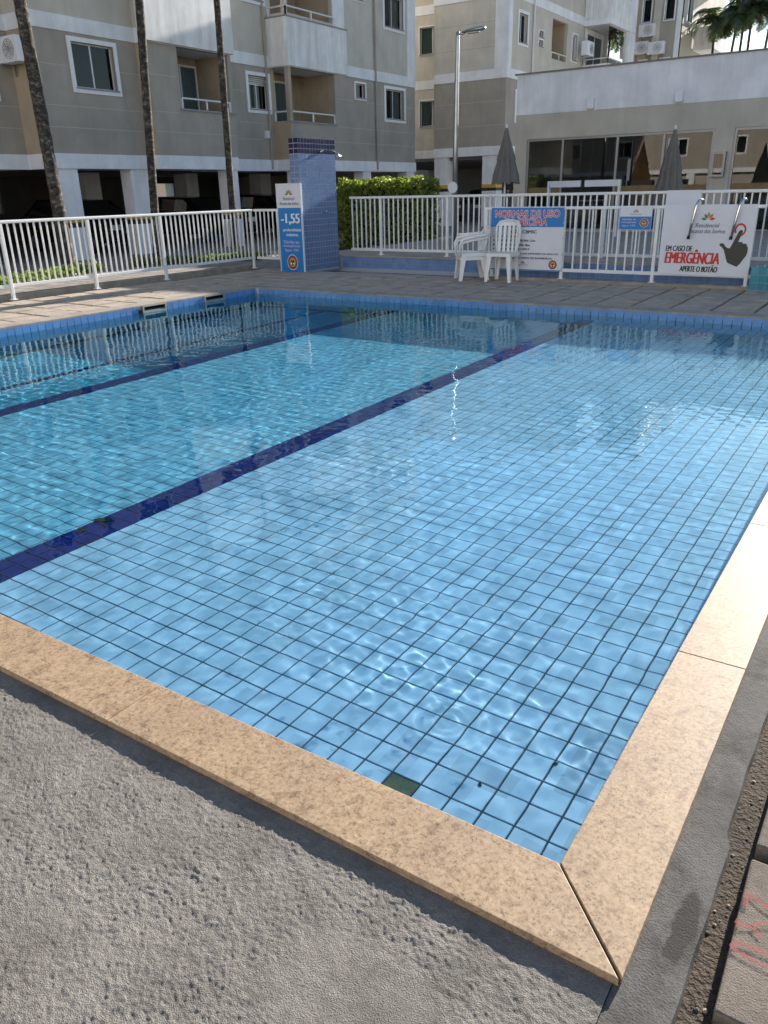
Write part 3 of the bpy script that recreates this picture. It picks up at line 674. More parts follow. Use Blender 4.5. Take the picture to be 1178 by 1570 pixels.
for i_, (s_, u1) in enumerate((('IN 033 CBMSC', -4.72), ('I  -  LOTAÇÃO MÁXIMA: 22', -5.02), ('II  -  PROFUNDIDADE DA PISCINA: 1,55m', -4.74), ('III  -  PROFUNDIDADE INFANTIL: 40cm', -4.83), ('IV  -  PROIBIDO PULAR DE CABEÇA', -4.83), ('V  -  CRIANÇAS SOMENTE SOB SUPERVISÃO DE ADULTOS', -4.35), ('EMERGÊNCIA 193 - CORPO DE BOMBEIROS', -4.45))):
    u0 = -5.20 if i_ == 0 else -5.47; hgt = .05 if i_ == 0 else .036; v = .705-.064*i_; text(s_, rb, BF, (u0, u1, v, v+hgt), 'ink_black', .003, bold=.05)
leaf_logo(rb, BF, -4.94, .255, .045, .003); text('Residencial Recanto dos Sonhos', rb, BF, (-5.03, -4.85, .222, .240), 'ink_black', .003); crest(rb, BF, -4.43, .245, .075, .003)
for zz in (.18, .40, .64, .86, 1.06): MB().tube([(-4.292, 10.85, zz), (-4.292, 10.846, zz)], .010, 10).build('eyelet', 'steel', rb)
# small blue sign
ss = thing('notice_sign', 'small blue and white notice with round crest on the banner fence', 'sign', (-3.2, 10.86, .77))
box('plate', 'vinyl_white', ss, -3.435, -2.965, 10.850, 10.858, 0.765, 1.085, bevel=.002)
NF = planefn('-Y', 10.850)
MB().add([NF(-3.428, .772, .002), NF(-2.972, .772, .002), NF(-2.972, .95, .002), NF(-3.428, .95, .002)], [(0, 1, 2, 3)]).build('blue_panel', 'ink_blue', ss, recalc=False)
leaf_logo(ss, NF, -3.2, 1.01, .045, .003); text('Residencial Recanto dos Sonhos', ss, NF, (-3.28, -3.12, .975, .992), 'ink_black', .003)
for i_, (s_, w_) in enumerate((('Dúvidas ou', .2), ('emergências', .22), ('ligue 193', .19))): text(s_, ss, NF, (-3.29-w_/2, -3.29+w_/2, .900-.045*i_, .930-.045*i_), 'ink_pale', .003, bold=.05)
crest(ss, NF, -3.07, .865, .062, .003)
for sgn in ((-3.437, -3.433, .765, 1.085), (-2.967, -2.963, .765, 1.085)): box('edge_trim', 'ink_blue', ss, sgn[0], sgn[1], 10.8485, 10.850, sgn[2], sgn[3])
# emergency banner
eb = thing('emergency_banner', 'white emergency banner with pointing hand and red ring on the fence', 'banner', (-2.2, 10.85, .16))
EF = lambda u, v, d: (u, 10.838-d+.006*math.sin(u*7), v)
sh = MB(); us = np.linspace(-2.80, -1.575, 25)
for a, b_ in zip(us[:-1], us[1:]): sh.quad(EF(a, .165, 0), EF(b_, .155, 0), EF(b_, 1.105, 0), EF(a, 1.105, 0))
sh.build('sheet', 'vinyl_white', eb, smooth=True, recalc=False)
EU = lambda f_: -2.80+1.225*f_
EV = lambda f_: 1.105-.945*f_
leaf_logo(eb, EF, EU(.50), EV(.205), .105, .004)
text('Residencial', eb, EF, (EU(.37), EU(.63), EV(.315), EV(.255)), 'ink_navy', .004, shear=.25); text('Recanto dos Sonhos', eb, EF, (EU(.30), EU(.70), EV(.395), EV(.335)), 'ink_navy', .004, shear=.25)
text('EM CASO DE', eb, EF, (EU(.065), EU(.365), EV(.655), EV(.575)), 'ink_black', .004, bold=.042, shear=.12); text('EMERGÊNCIA', eb, EF, (EU(.065), EU(.68), EV(.83), EV(.625)), 'ink_red', .004, bold=.042, shear=.12)
text('APERTE O BOTÃO', eb, EF, (EU(.245), EU(.67), EV(.945), EV(.845)), 'ink_black', .004, bold=.042, shear=.12)
hand = [(.655, .545), (.680, .530), (.705, .535), (.730, .575), (.755, .595), (.785, .60), (.835, .455), (.865, .365), (.885, .345), (.905, .35), (.910, .375), (.895, .43), (.872, .505), (.895, .515), (.915, .51), (.930, .535), (.955, .53), (.975, .545), (.985, .575), (1.0-.005, .59), (.995, .65), (.985, .70), (.955, .755), (.935, .80), (.895, .855), (.845, .835), (.775, .80), (.752, .74), (.735, .68), (.715, .62), (.690, .585), (.665, .57)]
sc_h = lambda f_: .655+(f_-.655)*.90
poly(eb, EF, [(EU(sc_h(a)), EV(b_)) for a, b_ in hand][::-1], 'hand_grey', .004, 'pointing_hand')
disc(eb, EF, (EU(.855), EV(.345)), .075, 'ink_red', .0035, 'red_ring', r_in=.052, a0=R(-75), a1=R(215), ry=.085)
box('white_panel_sheet', 'vinyl_white', None, -3.14, -2.62, 12.16, 12.165, 0.85, 1.285)
props(bpy.data.objects['white_panel_sheet'], 'plain white sheet hung on the rear fence above the emergency banner', 'sheet')
for i_, (xt, lb) in enumerate(((-2.33, 'chrome hooked handrail hanging over the emergency banner beside the leaf emblem'), (-1.77, 'chrome hooked handrail hanging over the emergency banner beside the red ring'))):
    t = thing('handrail', lb, 'handrail', (xt, 10.80, .66), group='chrome handrails hung on the banner fence')
    MB().tube([(xt-.075, 10.755, .67), (xt-.045, 10.755, .90), (xt-.02, 10.76, 1.09), (xt, 10.785, 1.155), (xt+.015, 10.85, 1.17), (xt+.03, 10.92, 1.15)], .019, 10).build('rail', 'chrome', t, smooth=True)
    MB().tube([(xt-.075, 10.755, .69), (xt-.077, 10.755, .655)], .022, 10).build('end_cap', 'rubber', t)

# ================================================================== PLASTIC CHAIRS
def slat_back(t, w_, z0, z1, y0, y1, nsl):
    # curved back: frame + vertical slats with rounded top; local coords, chair faces -Y
    f = lambda u, v, d: (u, y0+(y1-y0)*v+.05*(abs(u)/(w_/2))**2*-1+d, z0+(z1-z0)*v)
    hw = w_/2
    arc = [(-hw*.82, 0.0), (-hw*.95, .35), (-hw, .65), (-hw*.95, .86), (-hw*.7, .97), (-hw*.3, 1.0), (hw*.3, 1.0), (hw*.7, .97), (hw*.95, .86), (hw, .65), (hw*.95, .35), (hw*.82, 0.0)]
    MB().tube([f(u, v, 0) for u, v in arc], .017, 8).build('back_frame', 'plastic_white', t, local=True, smooth=True)
    mb0 = MB(); m_ = 10
    for k in range(m_):
        a, b_ = -hw*.86+1.72*hw*k/m_, -hw*.86+1.72*hw*(k+1)/m_
        for d in (0, .016): mb0.quad(f(a, .83, d), f(b_, .83, d), f(b_, .985, d), f(a, .985, d))
    mb0.build('top_panel', 'plastic_white', t, local=True)
    for k in range(nsl):
        u = -hw*.72+1.44*hw*k/(nsl-1); mb = MB(); hw_s = hw*.72/(nsl)*0.72
        for v0, v1 in ((0, .28), (.28, .56), (.56, .84)):
            mb.add([f(u-hw_s, v0, 0), f(u+hw_s, v0, 0), f(u+hw_s, v1, 0), f(u-hw_s, v1, 0), f(u-hw_s, v0, .014), f(u+hw_s, v0, .014), f(u+hw_s, v1, .014), f(u-hw_s, v1, .014)], [(0, 1, 2, 3), (7, 6, 5, 4), (0, 3, 7, 4), (1, 5, 6, 2)])
        mb.build('back_slat', 'plastic_white', t, local=True)
def leg(t, x, y, zt_, x2, y2, w0, w1, name='leg', zb=0.0):
    # L-section tapering leg
    mb = MB(); sx, sy = (1 if x2 < 0 else -1), (1 if y2 < 0 else -1)
    ring = lambda cx, cy, z, w_: [(cx, cy, z), (cx+sx*w_, cy, z), (cx+sx*w_, cy+sy*.012, z), (cx+sx*.012, cy+sy*.012, z), (cx+sx*.012, cy+sy*w_, z), (cx, cy+sy*w_, z)]
    a, b_ = ring(x2, y2, zb, w1), ring(x, y, zt_, w0)
    mb.add(a+b_, [(0, 1, 7, 6), (1, 2, 8, 7), (2, 3, 9, 8), (3, 4, 10, 9), (4, 5, 11, 10), (5, 0, 6, 11), (5, 4, 3, 2, 1, 0), (6, 7, 8, 9, 10, 11)])
    mb.build(name, 'plastic_white', t, local=True)
def seat(t, w_, d, z, name='seat'):
    mb = MB(); n = 8; P_ = []
    for a in range(n+1):
        for b_ in range(n+1):
            u, v = a/n*2-1, b_/n*2-1; zz = z-.022*(1-u*u)*(1-v*v)-.02*max(0, -v-.6)
            P_.append((u*w_/2*(1-.04*v), v*d/2, zz))
    fs = [(a*(n+1)+b_, (a+1)*(n+1)+b_, (a+1)*(n+1)+b_+1, a*(n+1)+b_+1) for a in range(n) for b_ in range(n)]
    mb.add(P_, fs); o = mb.build(name, 'plastic_white', t, local=True, smooth=True)
    ap = MB(); h_ = .05
    for (x0, x1, y0, y1) in ((-w_/2, w_/2, -d/2-.006, -d/2+.006), (-w_/2, w_/2, d/2-.006, d/2+.006), (-w_/2-.004, -w_/2+.008, -d/2, d/2), (w_/2-.008, w_/2+.004, -d/2, d/2)): ap.box(x0, x1, y0, y1, z-h_, z+.002)
    ap.build('apron', 'plastic_white', t, local=True, bevel=.003)
    return o
c1 = thing('plastic_chair', 'armless white plastic chair in front of the rules banner', 'chair', (-5.15, 10.575, 0), R(3))
seat(c1, .40, .40, .43); slat_back(c1, .40, .43, .90, .185, .235, 5)
for (x, y, x2, y2) in ((-.19, -.19, -.22, -.22), (.19, -.19, .22, -.22), (-.18, .18, -.20, .20), (.18, .18, .20, .20)): leg(c1, x, y, .425, x2, y2, .075, .045)
c2 = thing('plastic_armchair', 'white plastic armchair with arched arms, stacked on another, beside the armless chair', 'chair', (-5.74, 10.62, 0), R(-52))
seat(c2, .44, .43, .42); slat_back(c2, .44, .44, .80, .20, .29, 6)
for (x, y, x2, y2) in ((-.22, -.20, -.25, -.24), (.22, -.20, .25, -.24), (-.20, .20, -.22, .26), (.20, .20, .22, .26)): leg(c2, x, y, .415, x2, y2, .09, .05)
for sg in (-1, 1):
    pts = [(sg*.235, -.22, .41), (sg*.25, -.23, .55), (sg*.262, -.19, .635), (sg*.268, -.05, .665), (sg*.255, .12, .69), (sg*.22, .255, .70)]
    MB().tube(pts, [.020, .022, .026, .028, .026, .02], 8).build('armrest', 'plastic_white', c2, local=True, smooth=True)
c3 = thing('plastic_armchair', 'lower white plastic armchair of the stack beside the armless chair', 'chair', (-5.745, 10.62, 0), R(-52))
seat(c3, .43, .42, .365)
for (x, y, x2, y2) in ((-.21, -.195, -.235, -.225), (.21, -.195, .235, -.225), (-.19, .19, -.21, .24), (.19, .19, .21, .24)): leg(c3, x, y, .36, x2, y2, .08, .045)
for sg in (-1, 1):
    pts = [(sg*.225, -.21, .36), (sg*.24, -.22, .50), (sg*.252, -.18, .585), (sg*.258, -.05, .615), (sg*.245, .10, .635), (sg*.215, .22, .64)]
    MB().tube(pts, [.018, .02, .022, .024, .022, .018], 8).build('armrest', 'plastic_white', c3, local=True, smooth=True)

# ================================================================== BUILDINGS
def panel(mb, fn, u0, u1, z0, z1, holes=(), reveal=0.14):
    us = sorted({u0, u1, *[x for h in holes for x in h[:2] if u0 < x < u1]}); zs = sorted({z0, z1, *[x for h in holes for x in h[2:4] if z0 < x < z1]})
    for a, b_ in zip(us[:-1], us[1:]):
        for c, d in zip(zs[:-1], zs[1:]):
            um, zm = (a+b_)/2, (c+d)/2
            if any(h[0] < um < h[1] and h[2] < zm < h[3] for h in holes): continue
            mb.quad(fn(a, c, 0), fn(b_, c, 0), fn(b_, d, 0), fn(a, d, 0))
    for (a, b_, c, d) in [h[:4] for h in holes]:
        for p, q in (((a, c), (b_, c)), ((b_, c), (b_, d)), ((b_, d), (a, d)), ((a, d), (a, c))):
            mb.quad(fn(*p, 0), fn(*q, 0), fn(*q, -reveal), fn(*p, -reveal))
def rbox(mb, fn, u0, u1, z0, z1, d0, d1):
    p, q = fn(u0, z0, d0), fn(u1, z1, d1)
    mb.box(min(p[0], q[0]), max(p[0], q[0]), min(p[1], q[1]), max(p[1], q[1]), min(p[2], q[2]), max(p[2], q[2])); return mb
def window(parent, fn, u0, u1, z0, z1, fr=.10, leaves=2, glass='glass_window', fill='interior_dark', curtain=0.0, shutter=False, open_=False, proud=.035):
    mb = MB()
    for a in ((u0-fr, u1+fr, z1, z1+fr), (u0-fr, u0, z0, z1), (u1, u1+fr, z0, z1), (u0-fr, u1+fr, z0-fr, z0)): rbox(mb, fn, *a, -.02, proud)
    wn = mb.build('window', 'trim_white', parent)
    rbox(MB(), fn, u0-.02, u1+.02, z0-.012, z0+.018, -.12, proud+.03).build('sill', 'sill_stone', wn)
    bk = MB(); d0, d1 = -.142, -.55
    bk.quad(fn(u0-.1, z0-.1, d1), fn(u1+.1, z0-.1, d1), fn(u1+.1, z1+.1, d1), fn(u0-.1, z1+.1, d1))
    for p, q in (((u0-.1, z0-.1), (u1+.1, z0-.1)), ((u1+.1, z0-.1), (u1+.1, z1+.1)), ((u1+.1, z1+.1), (u0-.1, z1+.1)), ((u0-.1, z1+.1), (u0-.1, z0-.1))): bk.quad(fn(*p, d1), fn(*q, d1), fn(*q, d0), fn(*p, d0))
    bk.build('room', fill, wn)
    zt_ = z1
    if shutter:
        zt_ = z1-.22; sh_ = MB()
        for k in range(4): rbox(sh_, fn, u0, u1, zt_+.005+k*.055, zt_+.045+k*.055, -.10, -.075+.008*(k % 2))
        sh_.build('shutter', 'shutter', wn)
    sw = (u1-u0)/leaves; sm = MB(); t = .028
    for k in range(leaves):
        a, b_ = u0+k*sw, u0+(k+1)*sw; dd = -.10-.02*(k % 2)
        for r_ in ((a, b_, zt_-t, zt_), (a, b_, z0+.02, z0+.02+t), (a, a+t, z0+.02+t, zt_-t), (b_-t, b_, z0+.02+t, zt_-t)): rbox(sm, fn, *r_, dd-.012, dd+.012)
        g_ = MB().quad(fn(a+t, z0+.05, dd), fn(b_-t, z0+.05, dd), fn(b_-t, zt_-t, dd), fn(a+t, zt_-t, dd)).build('pane', glass, wn)
    sm.build('sash', 'alu_white', wn)
    if curtain:
        cm = MB(); n_ = int((u1-u0)*24); a0, a1 = (u0, u0+(u1-u0)*curtain) if curtain > 0 else (u1+(u1-u0)*curtain, u1)
        for k in range(n_):
            a, b_ = a0+(a1-a0)*k/n_, a0+(a1-a0)*(k+1)/n_
            cm.quad(fn(a, z0, -.20-.03*(k % 2)), fn(b_, z0, -.20-.03*((k+1) % 2)), fn(b_, zt_, -.20-.03*((k+1) % 2)), fn(a, zt_, -.20-.03*(k % 2)))
        cm.build('curtain', 'curtain', wn, smooth=True)
    return wn
def railing(parent, pts, z, h=.28):
    mb = MB(); m2 = MB()
    for p, q in zip(pts[:-1], pts[1:]):
        L = math.hypot(q[0]-p[0], q[1]-p[1]); n_ = max(1, round(L/1.1)); mb.tube([(p[0], p[1], z+h), (q[0], q[1], z+h)], .025, 8)
        for k in range(n_+1): t = k/n_; x, y = p[0]+(q[0]-p[0])*t, p[1]+(q[1]-p[1])*t; m2.box(x-.02, x+.02, y-.02, y+.02, z, z+h)
    r_ = mb.build('railing', 'alu_white', parent); m2.build('railing_post', 'alu_white', r_); return r_
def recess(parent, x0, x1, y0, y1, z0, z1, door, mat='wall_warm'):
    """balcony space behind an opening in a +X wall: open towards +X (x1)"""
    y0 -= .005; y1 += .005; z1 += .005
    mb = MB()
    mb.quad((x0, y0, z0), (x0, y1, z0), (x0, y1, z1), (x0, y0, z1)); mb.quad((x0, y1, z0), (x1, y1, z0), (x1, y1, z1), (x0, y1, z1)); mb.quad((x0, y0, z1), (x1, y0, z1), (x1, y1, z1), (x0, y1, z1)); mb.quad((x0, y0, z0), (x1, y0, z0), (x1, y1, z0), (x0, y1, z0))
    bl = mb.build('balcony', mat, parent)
    fn = planefn('+X', x0+.02); a, b_ = door
    dm = MB()
    for r_ in ((a-.06, a, z0, z1-.25), (b_, b_+.06, z0, z1-.25), (a-.06, b_+.06, z1-.25, z1-.19), ((a+b_)/2-.03, (a+b_)/2+.03, z0, z1-.25)): rbox(dm, fn, *r_, 0, .05)
    dm.build('door_frame', 'alu_white', bl)
    MB().quad(fn(a, z0, .03), fn(b_, z0, .03), fn(b_, z1-.25, .03), fn(a, z1-.25, .03)).build('door_pane', 'glass_window', bl)
    cm = MB(); n_ = 24
    for k in range(n_):
        u, v = a+(b_-a)*k/n_, a+(b_-a)*(k+1)/n_; cm.quad(fn(u, z0, .004+.012*(k % 2)), fn(v, z0, .004+.012*((k+1) % 2)), fn(v, z1-.25, .004+.012*((k+1) % 2)), fn(u, z1-.25, .004+.012*(k % 2)))
    cm.build('curtain', 'curtain', bl, smooth=True)
    return bl
def column(parent, x0, x1, y0, y1, z0, z1, stripe=.80):
    c = box('column', 'wall_white', parent, x0, x1, y0, y1, z0, z1)
    box('yellow_stripe', 'col_yellow', c, x0-.004, x1+.004, y0-.004, y1+.004, stripe, stripe+.13); box('black_stripe', 'col_black', c, x0-.004, x1+.004, y0-.004, y1+.004, stripe-.12, stripe-.001)
    return c

# ---------------- apartment block on the left (facade faces +X)
lb = thing('apartment_building', 'taupe and white apartment block on columns behind the palm trunks', 'building', (-18, 15, -0.1))
SEG = [('A', -18.5, -6.0, 11.55), ('B', -17.5, 11.55, 14.5), ('C', -17.1, 14.5, 17.55), ('D', -17.9, 17.55, 20.2), ('E', -17.2, 20.2, 27.8)]
ST = 2.95; Zs = [2.38+ST*s for s in range(4)]
for s in range(4):
    zb = Zs[s]; zt2 = zb+2.62; dz = ST*s; wm = 'wall_taupe' if s == 0 else 'wall_beige'
    H = {'A': [(10.1, 11.0, 3.62+dz, 4.62+dz)], 'B': [(12.52, 13.76, 3.83+dz, 4.82+dz)], 'C': [(15.52, 17.42, 3.55+dz, 5.0+dz)], 'D': [(19.10, 20.02, 3.80+dz, 4.74+dz)],
         'E': [(20.2, 22.62, 3.50+dz, 5.0+dz), (23.80, 24.40, 4.38+dz, 4.84+dz), (25.72, 26.98, 3.83+dz, 4.82+dz)]}
    for k, (nm, c, y0, y1) in enumerate(SEG):
        fn = planefn('+X', c)
        holes = H[nm]
        mb = MB(); panel(mb, fn, y0, y1, zb, zt2, holes); mb.build('wall', wm, lb)
        # -Y return of each projecting bay
        if k:
            cp = SEG[k-1][1]
            if c > cp:
                m2 = MB(); f2 = planefn('-Y', y0)
                hz = [(cp, c, 3.50+dz, 5.0+dz)] if nm == 'E' else []
                panel(m2, f2, cp, c, zb, zt2, hz); m2.build('return_wall', 'wall_warm' if s == 0 else 'wall_beige', lb)  # lower storey: warm light bounced onto these faces is put into the colour
            else:
                m2 = MB(); panel(m2, planefn('+Y', y0), c, cp, zb, zt2); m2.build('return_wall', wm, lb)
        for hh_ in holes:
            if nm == 'C': continue
            if nm == 'E' and hh_[0] == 20.2: continue
            small = hh_[1]-hh_[0] < .7
            window(lb, fn, *hh_, fr=.055 if small else .10, leaves=1 if small else 2, shutter=(nm == 'D'), curtain={'B': 0.0, 'D': 0.6, 'E': -0.5, 'A': .5}[nm] if not small else 0)
        # stucco joints; light caught in the grooves is painted as paler strips
        if s == 0:
            gl = MB()
            for zg in (2.95, 3.42, 4.28):
                cur = y0+.01
                for hh_ in sorted(holes):
                    if hh_[2]-.14 < zg < hh_[3]+.14: 
                        if hh_[0]-.12 > cur: rbox(gl, fn, cur, hh_[0]-.12, zg, zg+.012, 0, .003)
                        cur = hh_[1]+.12
                if y1 > cur: rbox(gl, fn, cur, y1-.01, zg, zg+.012, 0, .003)
            gl.build('stucco_joint', 'groove_lit', lb)
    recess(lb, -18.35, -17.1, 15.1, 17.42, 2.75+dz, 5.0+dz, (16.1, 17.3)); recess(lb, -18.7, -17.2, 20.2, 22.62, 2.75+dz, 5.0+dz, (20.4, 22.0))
    if s == 0:
        railing(lb, [(-17.12, 15.55), (-17.12, 17.4)], 3.56, .24); railing(lb, [(-17.85, 20.24), (-17.24, 20.24), (-17.24, 22.6)], 3.51, .26)
        box('parapet_cap', 'sill_stone', lb, -17.3, -17.06, 15.45, 17.62, 3.50, 3.545); box('parapet_cap', 'sill_stone', lb, -17.35, -17.16, 20.16, 22.66, 3.455, 3.497)
    else:
        pz0, pz1 = 5.02+ST*(s-1), 6.32+ST*(s-1)
        box('balcony_parapet', 'wall_parapet', lb, -17.28, -16.98, 14.42, 17.6, pz0, pz1+.06); box('balcony_parapet', 'wall_parapet', lb, -17.9, -17.10, 20.1, 23.25, pz0, pz1)
        box('parapet_cap', 'sill_stone', lb, -17.30, -16.95, 14.40, 17.63, pz1+.063, pz1+.095); box('parapet_cap', 'sill_stone', lb, -17.92, -17.07, 20.07, 23.28, pz1+.003, pz1+.035)
        railing(lb, [(-17.05, 15.0), (-17.05, 17.5)], pz1+.095, .24); railing(lb, [(-17.85, 20.2), (-17.16, 20.2), (-17.16, 22.7)], pz1+.035, .26)
        rbox(MB(), planefn('+X', -17.2), 22.62, 23.25, pz1+.04, Zs[s]+2.62, 0, .03).build('white_pilaster', 'wall_white', lb); rbox(MB(), planefn('+X', -17.2), 27.25, 27.8, Zs[s], Zs[s]+2.62, 0, .03).build('white_pilaster', 'wall_white', lb)
for s in range(5):      # white floor bands
    z0, z1 = (2.04, 2.38) if s == 0 else (5.0+ST*(s-1), 5.33+ST*(s-1)); bm_ = MB()
    for nm, c, y0, y1 in SEG: bm_.box(c-1.15, c+.025, y0-.025, y1+(.025 if nm == 'E' else -.026), z0+.002, z1-.002)
    bm_.build('floor_band', 'wall_white', lb)
sh = MB(); sh.quad((-28, 27.8, -.1), (-17.2, 27.8, -.1), (-17.2, 27.8, 14.2), (-28, 27.8, 14.2)); sh.quad((-28, -6, 2.04), (-18.5, -6, 2.04), (-18.5, -6, 14.2), (-28, -6, 14.2)); sh.quad((-28, -6, 2.04), (-28, 27.8, 2.04), (-28, 27.8, 14.2), (-28, -6, 14.2))
sh.build('outer_wall', 'wall_beige', lb)
box('roof', 'roof_cap', lb, -28.3, -17.0, -6.3, 28.1, 14.2, 14.4)
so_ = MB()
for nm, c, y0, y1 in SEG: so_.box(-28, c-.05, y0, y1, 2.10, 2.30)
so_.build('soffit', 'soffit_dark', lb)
for (y0, y1, c) in ((-2.6, -2.0, -18.5), (4.2, 4.8, -18.5), (11.62, 12.2, -17.5), (13.85, 14.45, -17.5), (17.1, 17.5, -17.1), (20.4, 20.9, -17.2), (24.2, 24.7, -17.2), (27.2, 27.75, -17.2)):
    column(lb, c-.45, c-.03, y0, y1, -.1, 2.1)
for x in (-22.5, -27.4):
    for y in (1, 7, 11.8, 16.2, 20.5, 24.5): column(lb, x-.3, x+.3, y-.3, y+.3, -.1, 2.1)
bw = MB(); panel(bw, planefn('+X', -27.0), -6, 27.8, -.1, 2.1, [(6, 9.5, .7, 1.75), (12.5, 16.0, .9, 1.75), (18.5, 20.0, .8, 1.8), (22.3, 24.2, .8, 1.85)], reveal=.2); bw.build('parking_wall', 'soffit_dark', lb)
for (y, z) in ((19.62, 3.0),):
    MB().tube([(-17.86, 19.95, 2.1), (-17.86, 19.95, 14)], .035, 8).build('drain_pipe', 'wall_taupe', lb)
MB().tube([(-17.15, 25.05, 2.1), (-17.15, 25.05, 14)], .035, 8).build('drain_pipe', 'wall_taupe', lb)
box('meter_box', 'trim_white', lb, -17.9, -17.8, 19.70, 19.85, 3.0, 3.22)
bwall = thing('boundary_wall', 'sunlit beige boundary wall seen through the parking columns', 'wall', (-36, 10, -.1))
box('wall', 'boundary_wall', bwall, -36.2, -36, -20, 45, -.1, 2.6); box('coping', 'wall_white', bwall, -36.25, -35.95, -20, 45, 2.6, 2.68)

# ---------------- middle block (narrow face towards the pool, balconies along its +X side)
MY, MX, MZ = 30.0, -14.4, 0.30
mbk = thing('apartment_building', 'taupe and beige apartment block behind the street lamp with white corner strip', 'building', (-16, 33, -0.1))
zsoff = 2.30+MZ
F1 = planefn('-Y', MY); F2 = planefn('+X', MX); F3 = planefn('-Y', MY+1.2)
for s in range(3):
    top = s == 2
    z0 = 2.66+MZ+2.66*s if s else zsoff+.34; z0 = zsoff+.34+2.72*s; z1 = min(z0+2.38, 9.6)
    wm = 'wall_taupe' if s == 0 else 'wall_beige'
    mb = MB(); panel(mb, F1, -17.62, MX, z0, z1); mb.build('wall', wm, mbk)
    gl = MB()
    for zg in (z0+.75, z0+1.6): rbox(gl, F1, -17.6, MX-.5*(s > 0)-.01, zg, zg+.012, 0, .003)
    gl.build('stucco_joint', 'groove_lit' if s == 0 else 'wall_taupe', mbk)  # lower storey's paler strips carry the light the grooves catch
    hz = [] if top else [(-19.0, -17.85, z0+.95, z0+1.95)]
    m2 = MB(); panel(m2, F3, -22, -17.62, z0, z1, hz); m2.build('wall', 'wall_beige', mbk)
    if not top: window(mbk, F3, *hz[0], fr=.05, leaves=2, glass='glass_green', curtain=.9, proud=.02)
    if s: rbox(MB(), F1, MX-.52, MX, z0, z1, .001, .03).build('corner_strip', 'wall_white', mbk); rbox(MB(), F2, MY, MY+.35, z0, z1, .001, .03).build('corner_strip', 'wall_white', mbk)
    hs = [(MY+.95, MY+1.75, z0+.95, z0+1.95), (MY+2.9, MY+3.35, z0+1.35, z0+1.60), (MY+2.9, MY+3.35, z0+1.02, z0+1.27), (MY+4.3, MY+6.0, z0+.75, z0+2.2), (MY+6.6, MY+7.2, z0+.9, z0+1.9)]
    if top: hs = []
    m3 = MB(); panel(m3, F2, MY, MY+14.0, z0, z1, hs); m3.build('wall', 'wall_taupe' if s == 0 else 'wall_beige', mbk)
    if not top: window(mbk, F2, *hs[0], curtain=.4); window(mbk, F2, *hs[1], fr=.04, leaves=1); window(mbk, F2, *hs[2], fr=.04, leaves=1); window(mbk, F2, *hs[4], fr=.07, leaves=1, curtain=.5)
    if not top: recess(mbk, MX-1.3, MX, MY+4.3, MY+6.0, z0, z0+2.2, (MY+4.5, MY+5.6)); railing(mbk, [(MX, MY+4.3), (MX, MY+6.0)], z0+.76, .22)
    z1 = z0+2.38
    # projecting balcony tower
    bx0, bx1, by0, by1 = MX+.02, MX+1.25, MY+7.9, MY+10.6
    box('balcony_slab', 'wall_white', mbk, bx0, bx1, by0, by1, z0-.36, z0-.14); pp = MB()
    pp.box(bx0, bx1, by0, by0+.12, z0-.138, z0+.82); pp.box(bx1-.12, bx1, by0+.12, by1, z0-.138, z0+.82); pp.build('balcony_parapet', 'wall_parapet', mbk)
    railing(mbk, [(bx0+.1, by0+.06), (bx1-.06, by0+.06), (bx1-.06, by1-.1)], z0+.82, .22)
    box('balcony_pillar', 'wall_white', mbk, bx1-.35, bx1-.002, by1, by1+.9, z0-.36, z1)
    box('balcony_end_wall', 'wall_beige', mbk, bx0, bx1-.352, by1+.02, by1+.14, z0-.36, z1)
    recess(mbk, MX+.03, MX+.05, by0+.1, by1-.1, z0-.13, z1-.05, (by0+.3, by1-.5), mat='wall_white')
    if s: MB().quad((bx1-.13, by0+.14, z0+1.1), (bx1-.13, by1-.1, z0+1.1), (bx1-.13, by1-.1, z1-.02), (bx1-.13, by0+.14, z1-.02)).build('balcony_glazing', 'glass_window', mbk)
for s in range(3):
    z0 = zsoff+2.72*s; bm_ = MB(); bm_.box(-17.62, MX+.025, MY-.025, MY+14, z0+.002, z0+.338); bm_.box(-22, -17.622, MY+1.175, MY+1.6, z0+.002, z0+.338); bm_.build('floor_band', 'wall_white', mbk)
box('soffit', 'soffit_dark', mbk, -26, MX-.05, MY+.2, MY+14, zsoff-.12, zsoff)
ub = MB(); panel(ub, F2, MY+7.6, MY+14, 9.71, 12.2); panel(ub, planefn('-Y', MY+7.6), -19, MX, 9.71, 12.2); ub.quad((-19, MY+7.6, 12.2), (MX, MY+7.6, 12.2), (MX, MY+14, 12.2), (-19, MY+14, 12.2)); ub.build('upper_wall', 'wall_beige', mbk)
sh = MB(); sh.quad((-22, MY+14, zsoff), (MX, MY+14, zsoff), (MX, MY+14, 9.6), (-22, MY+14, 9.6)); sh.build('outer_wall', 'wall_beige', mbk)
box('roof', 'roof_cap', mbk, -22.2, MX+.1, MY-.05, MY+14.2, 9.60, 9.70)
for x in (-17.3, -15.05): column(mbk, x-.32, x+.32, MY+.05, MY+.6, -.1, zsoff, 1.40)
for x in (-19.8, -15.8):
    for y in (MY+5, MY+10): column(mbk, x-.3, x+.3, y-.3, y+.3, -.1, zsoff, 1.40)
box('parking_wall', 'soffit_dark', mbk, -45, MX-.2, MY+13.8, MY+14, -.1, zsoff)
MB().tube([(MX+.05, MY+2.3, 2), (MX+.05, MY+2.3, 9.6)], .04, 8).build('drain_pipe', 'wall_white', mbk)

